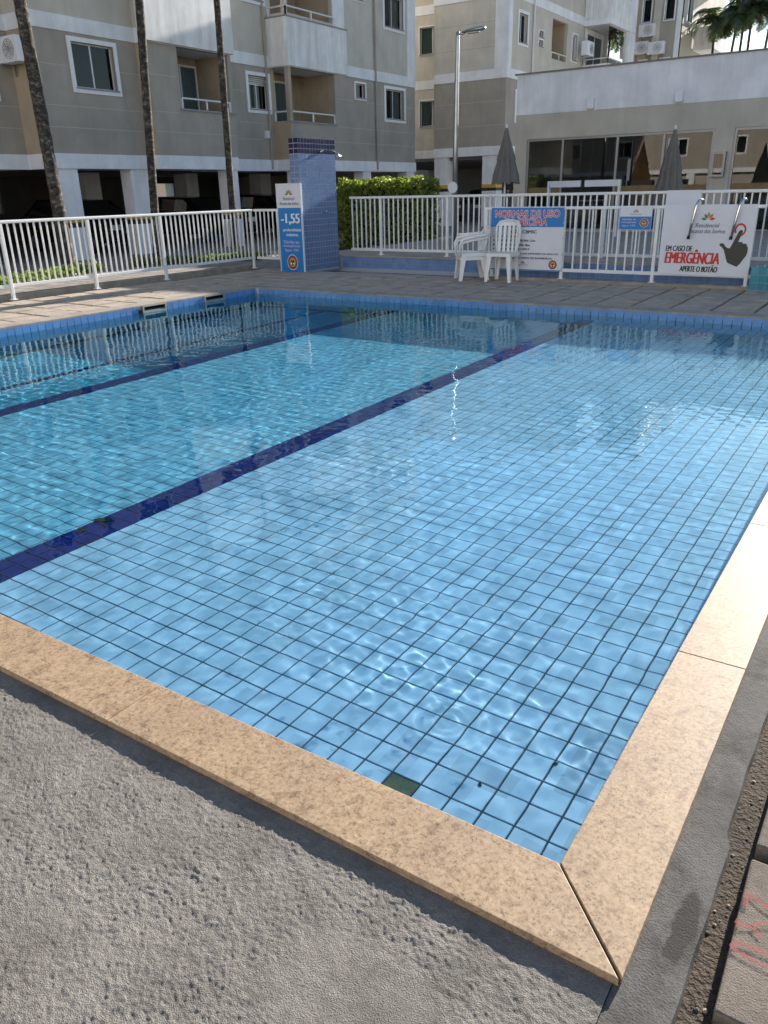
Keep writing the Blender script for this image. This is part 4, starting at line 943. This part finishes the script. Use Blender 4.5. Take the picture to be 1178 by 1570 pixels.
# ---------------- farther block
FY, FX = 44.6, -11.9
fb = thing('apartment_building', 'pale sunlit apartment block with stacked balconies beside the far palm trees', 'building', (-12, 48, -0.1))
G1 = planefn('-Y', FY); G2 = planefn('+X', FX)
for s in range(4):
    z0 = 2.6+2.72*s; z1 = z0+2.72
    ha = [(-12.75, -12.30, z0+.95, z0+1.95)]; hb = [(-13.85, -13.45, z0+.95, z0+1.95)]
    m1 = MB(); panel(m1, G1, -14.3, -13.25, z0, z1, hb); m1.build('wall', 'wall_taupe', fb); window(fb, G1, *hb[0], fr=.06, leaves=1)
    rbox(MB(), G1, -13.25, -12.9, z0, z1, -.2, .15).build('pilaster', 'wall_beige', fb)
    m1 = MB(); panel(m1, G1, -12.9, -12.15, z0, z1, ha); m1.build('wall', 'wall_taupe', fb); window(fb, G1, *ha[0], fr=.06, leaves=1)
    rbox(MB(), G1, -12.15, FX, z0, z1, -.2, .02).build('corner_strip', 'wall_white', fb)
    m1 = MB(); panel(m1, G2, FY, FY+9, z0, z1, [(FY+.9, FY+1.9, z0+.9, z0+2.0), (FY+6.8, FY+7.3, z0+1.1, z0+1.7)]); m1.build('wall', 'wall_beige', fb)
    window(fb, G2, FY+6.8, FY+7.3, z0+1.1, z0+1.7, fr=.05, leaves=1); window(fb, G2, FY+.9, FY+1.9, z0+.9, z0+2.0, fr=.07)
    box('balcony_slab', 'wall_white', fb, FX+.03, FX+1.1, FY+2.6, FY+5.2, z0-.2, z0); pp = MB(); pp.box(FX+.03, FX+1.1, FY+2.6, FY+2.72, z0+.002, z0+.85); pp.box(FX+.98, FX+1.1, FY+2.72, FY+5.2, z0+.002, z0+.85); pp.build('balcony_parapet', 'wall_parapet', fb)
    railing(fb, [(FX+.1, FY+2.66), (FX+1.04, FY+2.66), (FX+1.04, FY+5.1)], z0+.85, .2)
box('roof', 'roof_cap', fb, -14.4, FX+.1, FY-.1, FY+9.1, 13.48, 13.6)
sh = MB(); sh.quad((-14.3, FY+9, 0), (FX, FY+9, 0), (FX, FY+9, 13.48), (-14.3, FY+9, 13.48)); sh.quad((-14.3, FY, 0), (FX, FY, 0), (FX, FY, 2.6), (-14.3, FY, 2.6)); sh.quad((FX, FY, 0), (FX, FY+9, 0), (FX, FY+9, 2.6), (FX, FY, 2.6)); sh.build('outer_wall', 'wall_beige', fb)

# ---------------- air conditioners
def aircon(label, loc, rz, s=1.0):
    t = thing('air_conditioner', label, 'air conditioner', loc, rz, 'air conditioners on the apartment walls')
    MB().box(-.40*s, .40*s, -.30*s, 0, 0, .56*s).build('case', 'trim_white', t, local=True, bevel=.015)
    mb = MB()
    for r_ in (.06, .11, .16, .21): mb.tube([(.08*s+r_*s*math.cos(a), -.305*s, .28*s+r_*s*math.sin(a)) for a in np.linspace(0, 6.2832, 17)], .006*s, 5, cap=False)
    for a in range(8): mb.tube([(.08*s, -.305*s, .28*s), (.08*s+.21*s*math.cos(a*.785), -.305*s, .28*s+.21*s*math.sin(a*.785))], .005*s, 5)
    mb.build('fan_grille', 'alu_grey', t, local=True)
    for x in (-.28*s, .28*s): MB().box(x-.015, x+.015, -.32*s, .05, -.03, 0).box(x-.015, x+.015, .02, .05, -.25*s, -.03).build('bracket', 'alu_grey', t, local=True)
    return t
aircon('white air conditioner on the return wall beside the nearest palm trunk', (-18.02, 11.45, 4.28), 0, .95)
aircon('air conditioner beside the parapet on the middle apartment block', (MX+.32, MY+7.3, 6.75), R(90)); 
aircon('air conditioner facing the pool high on the farther block', (-13.5, FY-.05, 8.3), 0); aircon('lower air conditioner under another on the farther block', (-13.75, FY-.05, 7.55), 0); aircon('air conditioner on the beige strip of the farther block', (-12.9, FY-.25, 7.45), 0)

# ---------------- clubhouse
KY = 21.0; KF = planefn('-Y', KY)
ch = thing('clubhouse', 'low white and taupe clubhouse with wide glass doors behind the terrace', 'building', (-3, 23, .2))
D1 = (-9.45, -4.47, .255, 2.61); D2 = (-4.02, -0.2, .255, 2.61)
mb = MB(); panel(mb, KF, -9.8, 7, .2, 3.22, [D1, D2], reveal=.18); mb.build('wall', 'club_taupe', ch)
rbox(MB(), KF, -9.8, 7, 3.22, 4.20, -.15, .012).build('fascia', 'club_white', ch); box('roof_cap', 'roof_cap', ch, -9.86, 7.06, KY-.06, KY+7, 4.20, 4.235)
sw_ = MB(); sw_.quad((-9.8, KY, .2), (-9.8, KY+7, .2), (-9.8, KY+7, 4.2), (-9.8, KY, 4.2)); sw_.quad((-9.8, KY+7, .2), (7, KY+7, .2), (7, KY+7, 4.2), (-9.8, KY+7, 4.2)); sw_.quad((7, KY, .2), (7, KY+7, .2), (7, KY+7, 4.2), (7, KY, 4.2)); sw_.build('outer_wall', 'club_taupe', ch)
box('ceiling', 'soffit_dark', ch, -9.7, 6.9, KY+.2, KY+6.9, 2.80, 2.9); box('floor_slab', 'interior_floor', ch, -9.7, 6.9, KY+.05, KY+6.9, .15, .26)
box('warm_panel', 'interior_warm', ch, -7.35, -6.75, KY+3.0, KY+3.1, .26, 2.75); box('dark_panel', 'interior_dark', ch, -8.6, -7.4, KY+3.0, KY+3.1, .26, 2.75); box('inner_wall', 'soffit_dark', ch, -9.7, 6.9, KY+5.0, KY+5.1, .26, 2.8)
def doors(h, mull):
    u0, u1, z0, z1 = h; fm = MB()
    for r_ in ((u0, u1, z1-.06, z1), (u0, u0+.06, z0, z1-.06), (u1-.06, u1, z0, z1-.06), (u0+.06, u1-.06, z0, z0+.03)): rbox(fm, KF, *r_, -.12, -.04)
    dd = fm.build('glass_door', 'alu_grey', ch); edges = [u0+.06]+[m for m in mull]+[u1-.06]
    for m in mull: rbox(MB(), KF, m-.03, m+.03, z0+.03, z1-.06, -.11, -.05).build('mullion', 'alu_grey', dd)
    for i_, (a, b_) in enumerate(zip(edges[:-1], edges[1:])):
        MB().quad(KF(a, z0+.03, -.08-.012*(i_ % 2)), KF(b_, z0+.03, -.08-.012*(i_ % 2)), KF(b_, z1-.06, -.08-.012*(i_ % 2)), KF(a, z1-.06, -.08-.012*(i_ % 2))).build('pane', 'glass_door', dd)
        rbox(MB(), KF, a+.02, b_-.02, 1.13, 1.36, -.078, -.075).build('film_strip', 'wood_brown', dd) if i_ != 1 else None
doors(D1, (-8.41, -6.90, -5.7)); doors(D2, (-2.8, -1.5))
for x, lb_ in ((-7.66, 'small white wall light above the glass doors nearer the building corner'), (-5.40, 'small white wall light above the red extinguisher box')):
    t = thing('wall_light', lb_, 'light', (x, KY-.01, 3.25), group='wall lights on the clubhouse fascia')
    box('body', 'trim_white', t, x-.09, x+.09, KY-.13, KY-.014, 3.26, 3.50, bevel=.008); box('lens', 'lamp_lens', t, x-.07, x+.07, KY-.12, KY-.03, 3.245, 3.259)
ex = thing('extinguisher_box', 'glazed box with a red fire extinguisher between the glass doors', 'box', (-4.27, KY, 1.5))
xb = MB()
for r_ in ((-4.43, -4.12, 2.04, 2.09), (-4.43, -4.12, 1.52, 1.57), (-4.43, -4.38, 1.57, 2.04), (-4.17, -4.12, 1.57, 2.04)): rbox(xb, KF, *r_, .002, .18)
xb.build('frame', 'alu_grey', ex); MB().quad(KF(-4.38, 1.57, .004), KF(-4.17, 1.57, .004), KF(-4.17, 2.04, .004), KF(-4.38, 2.04, .004)).build('back', 'interior_dark', ex)
MB().lathe((-4.27, KY-.09, 1.58), [(.001, 0), (.055, 0), (.055, .26), (.03, .31), (.02, .36), (.001, .36)], 14).build('extinguisher', 'red_extinguisher', ex, smooth=True)
MB().quad(KF(-4.38, 1.57, .17), KF(-4.17, 1.57, .17), KF(-4.17, 2.04, .17), KF(-4.38, 2.04, .17)).build('pane', 'glass_door', ex)

# ---------------- block behind the photographer (its sunlit front shows in the glass doors and lights the return walls)
rbk = thing('apartment_building', 'sunlit beige apartment block facing the clubhouse across the pool', 'building', (0, -26, -0.1))
RF = planefn('+Y', -24.0)
for s in range(4):
    z0 = 2.4+2.85*s; hs = [(x, x+1.3, z0+1.0, z0+2.1) for x in np.arange(-26, 22, 4.2)]
    m1 = MB(); panel(m1, RF, -28, 24, z0, z0+2.55, hs); m1.build('wall', 'wall_taupe' if s == 0 else 'wall_beige', rbk)
    for h_ in hs: window(rbk, RF, *h_, curtain=.4)
    rbox(MB(), RF, -28, 24, z0-.30, z0, -.4, .03).build('floor_band', 'wall_white', rbk)
box('roof', 'roof_cap', rbk, -28.2, 24.2, -36, -23.9, 13.5, 13.7)
sh = MB(); sh.quad((24, -24, 0), (24, -36, 0), (24, -36, 13.5), (24, -24, 13.5)); sh.quad((-28, -24, 0), (-28, -36, 0), (-28, -36, 13.5), (-28, -24, 13.5)); sh.quad((-28, -24.5, -.1), (24, -24.5, -.1), (24, -24.5, 2.2), (-28, -24.5, 2.2)); sh.build('outer_wall', 'wall_taupe', rbk)
for x in np.arange(-27, 24, 5.6): column(rbk, x-.3, x+.3, -24.45, -24.05, -.1, 2.1)

# ================================================================== STREET LAMP, UMBRELLAS, TERRACE THINGS
lp = thing('street_lamp', 'slim grey street lamp with a curved head and a white disc on its post', 'lamp', (-8.97, 16.0, .2))
MB().tube([(-8.99, 16, .2), (-8.98, 16, 2.4), (-8.96, 16, 4.42), (-8.955, 16, 4.52)], [.062, .055, .042, .04], 12).build('post', 'steel', lp, smooth=True)
MB().tube([(-8.955, 16, 4.46), (-8.88, 16, 4.475), (-8.78, 16, 4.48)], .024, 8).build('arm', 'steel', lp, smooth=True)
hd = MB(); prof = [(-.18, .03, .035), (-.05, .075, .05), (.12, .095, .06), (.28, .085, .055), (.36, .03, .03)]; ring = 12; vs = []; fs = []
for i_, (x, wy_, hz_) in enumerate(prof):
    for k in range(ring):
        a = 2*math.pi*k/ring; vs.append((-8.66+x, 16+wy_*math.cos(a), 4.49+.03*i_/4+hz_*math.sin(a)*(1 if math.sin(a) > 0 else .55)))
for i_ in range(len(prof)-1):
    for k in range(ring): fs.append((i_*ring+k, i_*ring+(k+1) % ring, (i_+1)*ring+(k+1) % ring, (i_+1)*ring+k))
fs += [tuple(range(ring)), tuple(range((len(prof)-1)*ring, len(prof)*ring))]
hdo = hd.add(vs, fs).build('lamp_head', 'steel', lp, smooth=True); box('lens', 'lamp_lens', hdo, -8.72, -8.44, 15.94, 16.06, 4.455, 4.475, bevel=.01)
MB().tube([(-9.0, 15.93, 1.41), (-9.0, 15.915, 1.41)], .125, 28).build('disc', 'trim_white', lp)

def umbrella(label, x, y, z0, zt_, zc):
    t = thing('closed_umbrella', label, 'umbrella', (x, y, z0), group='closed parasols on the terrace')
    MB().tube([(x, y, z0), (x, y, zt_+.04)], .021, 10).build('pole', 'alu_white', t)
    mb = MB(); n_ = 32; rows_ = [(0, .03), (.12, .06), (.35, .12), (.55, .17), (.60, .165), (.85, .235), (1.0, .26)]; vs, fs = [], []
    for (f_, r_) in rows_:
        for k in range(n_):
            a = 2*math.pi*k/n_; fold = 1+(.30*math.cos(8*a+.4)+.12*math.cos(5*a+1.7))*min(1, f_*2.2); zz = zt_+(zc-zt_)*f_ - .03*math.cos(8*a)*(f_ > .9)
            vs.append((x+r_*fold*math.cos(a), y+r_*fold*math.sin(a), zz))
    for i_ in range(len(rows_)-1):
        for k in range(n_): fs.append((i_*n_+k, i_*n_+(k+1) % n_, (i_+1)*n_+(k+1) % n_, (i_+1)*n_+k))
    mb.add(vs, fs).build('canopy', 'umbrella_cloth', t, smooth=True)
    MB().tube([(x+.162*math.cos(a), y+.162*math.sin(a), zt_+(zc-zt_)*.575) for a in np.linspace(0, 6.2832, 25)], .012, 6, cap=False).build('tie', 'umbrella_cloth', t)
    MB().lathe((x, y, zt_+.02), [(.001, .06), (.022, .05), (.022, 0), (.001, 0)], 10).build('finial', 'alu_white', t)
    MB().lathe((x, y, z0), [(.001, .07), (.05, .07), (.23, .05), (.23, 0), (.001, 0)], 20).build('base', 'slab_concrete', t)
umbrella('closed grey parasol in front of the clubhouse corner', -7.72, 16.0, .205, 2.58, 1.47)
umbrella('closed grey parasol in front of the clubhouse glass doors', -4.12, 16.0, .255, 2.36, 1.02)

bar_ = thing('white_barrier', 'white rail barrier on the terrace in front of the glass doors', 'barrier', (-7.0, 18.0, .255))
for x in (-7.49, -5.77): box('post', 'plastic_white', bar_, x-.025, x+.025, 17.95, 18.05, .255, 1.50, bevel=.008)
box('board', 'vinyl_white', bar_, -7.46, -6.70, 17.98, 18.02, 1.36, 1.50); box('board', 'vinyl_white', bar_, -6.60, -5.80, 17.98, 18.02, 1.36, 1.50)
def table(label, x, y):
    t = thing('round_table', label, 'table', (x, y, .26))
    MB().lathe((x, y, .26), [(.001, .74), (.44, .74), (.45, .725), (.44, .71), (.001, .71)], 24).build('table_top', 'plastic_white', t); MB().lathe((x, y, .26), [(.22, 0), (.2, .03), (.04, .08), (.03, .70)], 16).build('pedestal', 'alu_grey', t, smooth=True)
table('white round table behind the glass next to the dark panel', -8.0, KY+1.6); table('white round table behind the glass past the parasol', -5.3, KY+1.8)

# ================================================================== VEGETATION
def leaf_quads(pts, nrm, size, rng, curl=.3):
    n = len(pts); a = rng.normal(size=(n, 3)); a -= (a*nrm).sum(1, keepdims=True)*nrm; a /= np.linalg.norm(a, axis=1, keepdims=True); b_ = np.cross(nrm, a)
    L = size*rng.uniform(.7, 1.3, (n, 1)); W = L*.55
    v = np.stack([pts-a*L*.5, pts+b_*W*.5+nrm*L*curl*.2, pts+a*L*.5, pts-b_*W*.5+nrm*L*curl*.2], 1).reshape(-1, 3)
    return v, np.arange(n*4).reshape(n, 4)
hx0, hx1, hy0, hy1, hz0, hz1 = -13.0, -10.28, 16.8, 17.6, -.1, 1.66
hg = thing('hedge', 'clipped green hedge with sunlit top behind the ledge fence', 'hedge', (-11.6, 17.2, -.1))
rng = np.random.default_rng(3); n_ = 15000
P_ = np.stack([rng.uniform(hx0, hx1, n_), rng.uniform(hy0, hy1, n_), rng.uniform(hz0, hz1, n_)], 1)
dface = np.stack([P_[:, 0]-hx0, hx1-P_[:, 0], P_[:, 1]-hy0, hy1-P_[:, 1], hz1-P_[:, 2]], 1); keep = dface.min(1) < .16; P_ = P_[keep]; dface = dface[keep]
NR = np.array([[-1, 0, 0], [1, 0, 0], [0, -1, 0], [0, 1, 0], [0, 0, 1]], float)[dface.argmin(1)]
bulge = np.array([mnoise.noise(Vector(p)*3.0) for p in P_]); P_ = P_+NR*(bulge[:, None]*.10); NR = NR+rng.normal(size=NR.shape)*.55; NR /= np.linalg.norm(NR, axis=1, keepdims=True)
v_, f_ = leaf_quads(P_, NR, .115, rng)
o = bpy.data.objects.new('foliage', np_mesh('foliage', v_-np.array([-11.6, 17.2, -.1]), f_, 'hedge_leaf', smooth=False)); COL.objects.link(o); o.parent = hg; o['kind'] = 'stuff'
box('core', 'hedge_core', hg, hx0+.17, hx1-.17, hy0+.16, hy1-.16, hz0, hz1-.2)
for x in (-12.6, -12.0, -11.3, -10.6): MB().tube([(x, 17.2, -.1), (x+.03, 17.2, .5)], [.03, .02], 6).build('stem', 'palm_bark', hg)
bed_ = thing('planter_bed', 'soil bed under the hedge beside the ledge', 'planter', (-11.6, 17.2, -.1)); box('soil', 'soil_joint', bed_, -13.2, -10.15, 16.6, 17.8, -.11, -.05)
bed_['label'] = 'dark soil bed under the clipped hedge'

def palm_trunk(mb, pts, r0, r1, seed, n=18, rows_=150):
    rr = random.Random(seed); pts = [Vector(p) for p in pts]; base, top = pts[0], pts[-1]; vs, fs = [], []
    for i_ in range(rows_+1):
        t = i_/rows_; c = base.lerp(top, t) if len(pts) == 2 else (base*(1-t)**2+pts[1]*2*t*(1-t)+top*t*t)
        r_ = r0+(r1-r0)*t+.30*r0*math.exp(-t*26); r_ *= 1+.045*abs(math.sin(i_*.9))+.0
        for k in range(n):
            a = 2*math.pi*k/n; q = r_*(1+.10*mnoise.noise(Vector((math.cos(a)*2+seed, math.sin(a)*2, c.z*5)))+.05*mnoise.noise(Vector((math.cos(a)*5+seed, math.sin(a)*5, c.z*14)))); vs.append((c.x+q*math.cos(a), c.y+q*math.sin(a), c.z))
    for i_ in range(rows_):
        for k in range(n): fs.append((i_*n+k, i_*n+(k+1) % n, (i_+1)*n+(k+1) % n, (i_+1)*n+k))
    mb.add(vs, fs); return top
def palm_crown(parent, top, L, nf, seed, droop=.9):
    rr = random.Random(seed); tris = MB(); rch = MB()
    for f_ in range(nf):
        az = f_*2.39996+rr.uniform(-.2, .2); el0 = R(rr.uniform(5, 75)); ln = L*rr.uniform(.8, 1.1); p = Vector(top); path = [p.copy()]; el_ = el0
        for k in range(12):
            d = Vector((math.cos(az)*math.cos(el_), math.sin(az)*math.cos(el_), math.sin(el_))); p = p+d*ln/12; path.append(p.copy()); el_ -= droop*.16*(1+k*.08)
        rch.tube(path[::2], [.022*L/2, .018*L/2, .014*L/2, .01*L/2, .008*L/2, .006*L/2, .003][:len(path[::2])], 4, cap=False)
        for k in range(2, 13):
            t = (path[min(k, 12)]-path[k-1]).normalized(); side = t.cross(Vector((0, 0, 1))).normalized(); up = side.cross(t)
            for h_ in (0, .5):
                c = path[k-1].lerp(path[min(k, 12)], h_)
                for sg in (-1, 1):
                    ll = L*.30*math.sin(math.pi*min(1, (k+h_)/13.5)*.9+.25)*rr.uniform(.8, 1.15); d = (side*sg*.85+t*.55+Vector((0, 0, -.45))*rr.uniform(.4, 1.2)).normalized(); w_ = t*.022*L/2*1.6
                    tris.add([c-w_, c+w_, c+d*ll*.6+w_*.8+Vector((0, 0, .02*L)), c+d*ll, c+d*ll*.6-w_*.8+Vector((0, 0, .02*L))], [(0, 1, 2, 3, 4)])
    o1 = tris.build('frond_leaflets', 'palm_leaf', parent, recalc=False); o1['kind'] = 'stuff'; rch.build('frond_stems', 'palm_bark', parent)['kind'] = 'stuff'
def palm(label, base, top, r0, r1, L, nf, seed, group, mid=None, droop=.9):
    t = thing('palm_tree', label, 'palm', base, group=group); mb = MB(); tp_ = palm_trunk(mb, [base, mid, top] if mid else [base, top], r0, r1, seed)
    mb.build('trunk', 'palm_bark', t, smooth=True); palm_crown(t, tp_, L, nf, seed, droop); return t
palm('thick mottled palm trunk beside the window with the open sash', (-14.75, 9.53, -.1), (-14.95, 9.48, 9.0), .125, .105, 2.6, 22, 1, 'palms between the fence and the apartment block')
palm('palm trunk standing in front of the bay with the white parapet', (-14.78, 12.0, -.1), (-14.05, 12.05, 9.8), .092, .08, 2.4, 20, 2, 'palms between the fence and the apartment block')
palm('slim palm trunk in front of the balcony opening', (-13.87, 13.69, -.1), (-13.68, 13.7, 9.6), .08, .066, 2.3, 20, 3, 'palms between the fence and the apartment block')
for i_, (bx_, by_, tx_, tz_) in enumerate(((-9.9, 45, -9.35, 8.75), (-9.35, 45.8, -9.2, 9.15), (-8.75, 45.2, -8.75, 9.1), (-8.5, 46, -8.0, 9.35), (-7.8, 45.5, -7.2, 9.3), (-10.4, 46, -10.6, 8.8))):
    palm(['outermost slim dark palm of the clump, leaning towards the pale block', 'slim dark palm second from the pale block in the clump behind the roof', 'slim upright dark palm in the middle of the clump behind the roof', 'tallest slim dark palm of the clump behind the clubhouse roof', 'slim dark palm of the clump leaning away from the pale block', 'slim dark palm with its crown against the pale block balconies'][i_], (bx_, by_, -.1), (tx_, by_, tz_), .075, .055, 1.65, 22, 20+i_, 'palm clump behind the clubhouse', droop=1.0)

def tufts(label, name, pts, h_, n_, w_):
    rng = np.random.default_rng(len(pts)+n_); P_ = []
    pts = np.array(pts)
    seg = rng.integers(0, len(pts)-1, n_); t = rng.random(n_); c = pts[seg]*(1-t[:, None])+pts[seg+1]*t[:, None]; c = c+rng.normal(size=c.shape)*w_
    z = -.09+h_*rng.random(n_)*np.exp(-(np.abs(rng.normal(size=n_))*.4)); P_ = np.column_stack([c, z]); nr = rng.normal(size=(n_, 3))+np.array([0, 0, .6]); nr /= np.linalg.norm(nr, axis=1, keepdims=True)
    v_, f_ = leaf_quads(P_, nr, .075, rng, .5); o = bpy.data.objects.new(name, np_mesh(name, v_, f_, 'grass_leaf', smooth=False)); COL.objects.link(o); o['kind'] = 'stuff'; return props(o, label, 'plants')
tufts('low green ground cover around the thick palm trunk outside the fence', 'ground_cover', [(-12.9, 4.5), (-13.4, 7.0), (-14.2, 8.9), (-14.5, 10.0)], .20, 4200, .12)
tufts('low green ground cover between the two slimmer palm trunks', 'ground_cover', [(-14.6, 11.2), (-14.3, 12.1), (-13.5, 13.0), (-13.0, 13.7)], .17, 4200, .12)

# ================================================================== PARKED CARS
def car_proto(mat):
    t = thing('parked_car', 'x', 'car', (0, 0, 0), 0, 'cars parked under the apartment block')
    side = [(-2.05, .28), (2.0, .28), (2.08, .55), (1.95, .82), (1.05, .95), (.35, 1.40), (-1.05, 1.45), (-1.75, 1.02), (-2.1, .92), (-2.12, .5)]
    f = lambda u, v, d: (d*(1-.10*max(0, (v-.9)/.55)), u, v)
    mb = MB().prism(side, f, -.84, .84); mb.build('body', mat, t, local=True, bevel=.05)
    for sg in (-1, 1):
        gl = [(.88, .98), (.32, 1.34), (-.95, 1.38), (-1.5, 1.02)]
        MB().add([f(u, v, sg*.852) for u, v in gl], [(0, 1, 2, 3)]).build('side_window', 'glass_window', t, local=True)
        for y in (-1.3, 1.3):
            w_ = MB().tube([(sg*.72, y, .30), (sg*.86, y, .30)], .30, 20).build('wheel', 'rubber', t, local=True); MB().tube([(sg*.855, y, .30), (sg*.868, y, .30)], .18, 14).build('rim', 'steel', w_, local=True)
        box_ = MB().box(sg*.55-.16, sg*.55+.16, 2.03, 2.10, .62, .76).build('headlight', 'lamp_lens', t, local=True, bevel=.01)
        MB().box(sg*.62-.12, sg*.62+.12, -2.13, -2.08, .72, .88).build('tail_light', 'red_extinguisher', t, local=True, bevel=.01)
    MB().add([(-.68, 1.02, .99), (.68, 1.02, .99), (.60, .40, 1.385), (-.60, .40, 1.385)], [(0, 1, 2, 3)]).build('windscreen', 'glass_window', t, local=True)
    return t
ca_ = car_proto('car_black'); ca_.location = (-20.5, 14.4, -.1); ca_.rotation_euler = (0, 0, R(-90)); ca_['label'] = 'black car parked between the two white columns under the apartment block'
for (x, y, a, lb_) in ((-20.6, 9.2, -90, 'dark car parked in the bay left of the thick palm trunk'), (-20.6, 18.9, -88, 'dark car parked behind the slim palm under the balcony'), (-20.4, 22.7, -90, 'dark car parked nearest the hedge under the apartment block')):
    copy_tree(ca_, (x, y, -.1), R(a), lb_)
cb_ = car_proto('car_grey'); cb_.location = (-18.3, 36.5, -.1); cb_.rotation_euler = (0, 0, R(180)); cb_['label'] = 'grey car parked under the block behind the street lamp'; cb_['group'] = 'cars parked under the middle block'

# ================================================================== SMALL THINGS
def leaf_thing(label, x, y, z, s, rz, tilt=.3):
    t = [(-.5, 0), (-.25, .22), (.1, .26), (.4, .12), (.55, 0), (.4, -.12), (.1, -.24), (-.25, -.2)]
    mb = MB(); n_ = len(t)
    vs = [(s*a, s*b_, s*(.10*abs(b_)*2+tilt*a*.2)) for a, b_ in t]; vs2 = [(v[0], v[1], v[2]-.0012) for v in vs]
    mb.add(vs+vs2, [tuple(range(n_)), tuple(reversed(range(n_, 2*n_)))]+[(i, n_+i, n_+(i+1) % n_, (i+1) % n_) for i in range(n_)])
    o = mb.build('fallen_leaf', 'leaf_brown'); o.location = (x, y, z); o.rotation_euler = (0, 0, rz); return props(o, label, 'leaf', 'leaves sunk in the pool')
leaf_thing('dark fallen leaf on the navy tile step, the larger one', -2.985, 1.09, Z1+.006, .11, .5); leaf_thing('small brown fallen leaf on the navy tile step', -2.97, .95, Z1+.006, .09, 1.9)
leaf_thing('small dark fallen leaf out on the pale tiled shelf', -.24, .62, Z1+.004, .022, .9); leaf_thing('tiny dark fallen leaf near the missing tile', -.40, .42, Z1+.004, .02, 2.2)
# red spray-painted marking on the near slab
gm = MB(); GZ = .0015
def stroke(pts, w_):
    pts = [Vector((a, b_, GZ)) for a, b_ in pts]; L_, R_ = [], []
    for i_, p in enumerate(pts):
        t = (pts[min(i_+1, len(pts)-1)]-pts[max(i_-1, 0)]).normalized(); nrm = Vector((-t.y, t.x, 0)); ww = w_*random.uniform(.8, 1.15)/2; L_.append(p+nrm*ww); R_.append(p-nrm*ww)
    n2 = len(pts); gm.add([tuple(v) for v in L_+R_], [(i_, i_+1, n2+i_+1, n2+i_) for i_ in range(n2-1)])
stroke([(.43, .004), (.40, .003), (.375, .001), (.360, -.006), (.357, -.014), (.364, -.021), (.385, -.024), (.41, -.026), (.44, -.029)], .009)
stroke([(.358, .058), (.356, .045), (.362, .036), (.368, .044), (.380, .052), (.392, .046), (.402, .036)], .008); stroke([(.382, .052), (.398, .070), (.425, .080)], .008)
stroke([(.363, .094), (.361, .112), (.359, .140), (.372, .130), (.388, .120), (.41, .112), (.44, .10)], .009)
o = gm.build('painted_mark', 'spray_red', recalc=False); props(o, 'faded red spray-painted marking on the near paving slab', 'marking')
# rubble in the open joint
peb = []
for k in range(5):
    mb = MB(); bm_ = bmesh.new(); bmesh.ops.create_icosphere(bm_, subdivisions=2, radius=1)
    for v in bm_.verts: v.co *= 1+.35*mnoise.noise(v.co*1.3+Vector((k*7, 0, 0))); v.co.z *= .6
    me_ = bpy.data.meshes.new('pebble'); bm_.to_mesh(me_); bm_.free(); me_.materials.append(MATS['slab_concrete' if k % 2 else 'mortar_strip']); peb.append(me_)
for k in range(70):
    y = random.uniform(-.35, 1.6); s_ = random.uniform(.0012, .0042) if k % 12 else .005
    o = inst('pebble', random.choice(peb), (random.uniform(.306, .347), y, -.0515), deck, rz=random.uniform(0, 6)); o.scale = (s_, s_*random.uniform(.7, 1.2), s_)
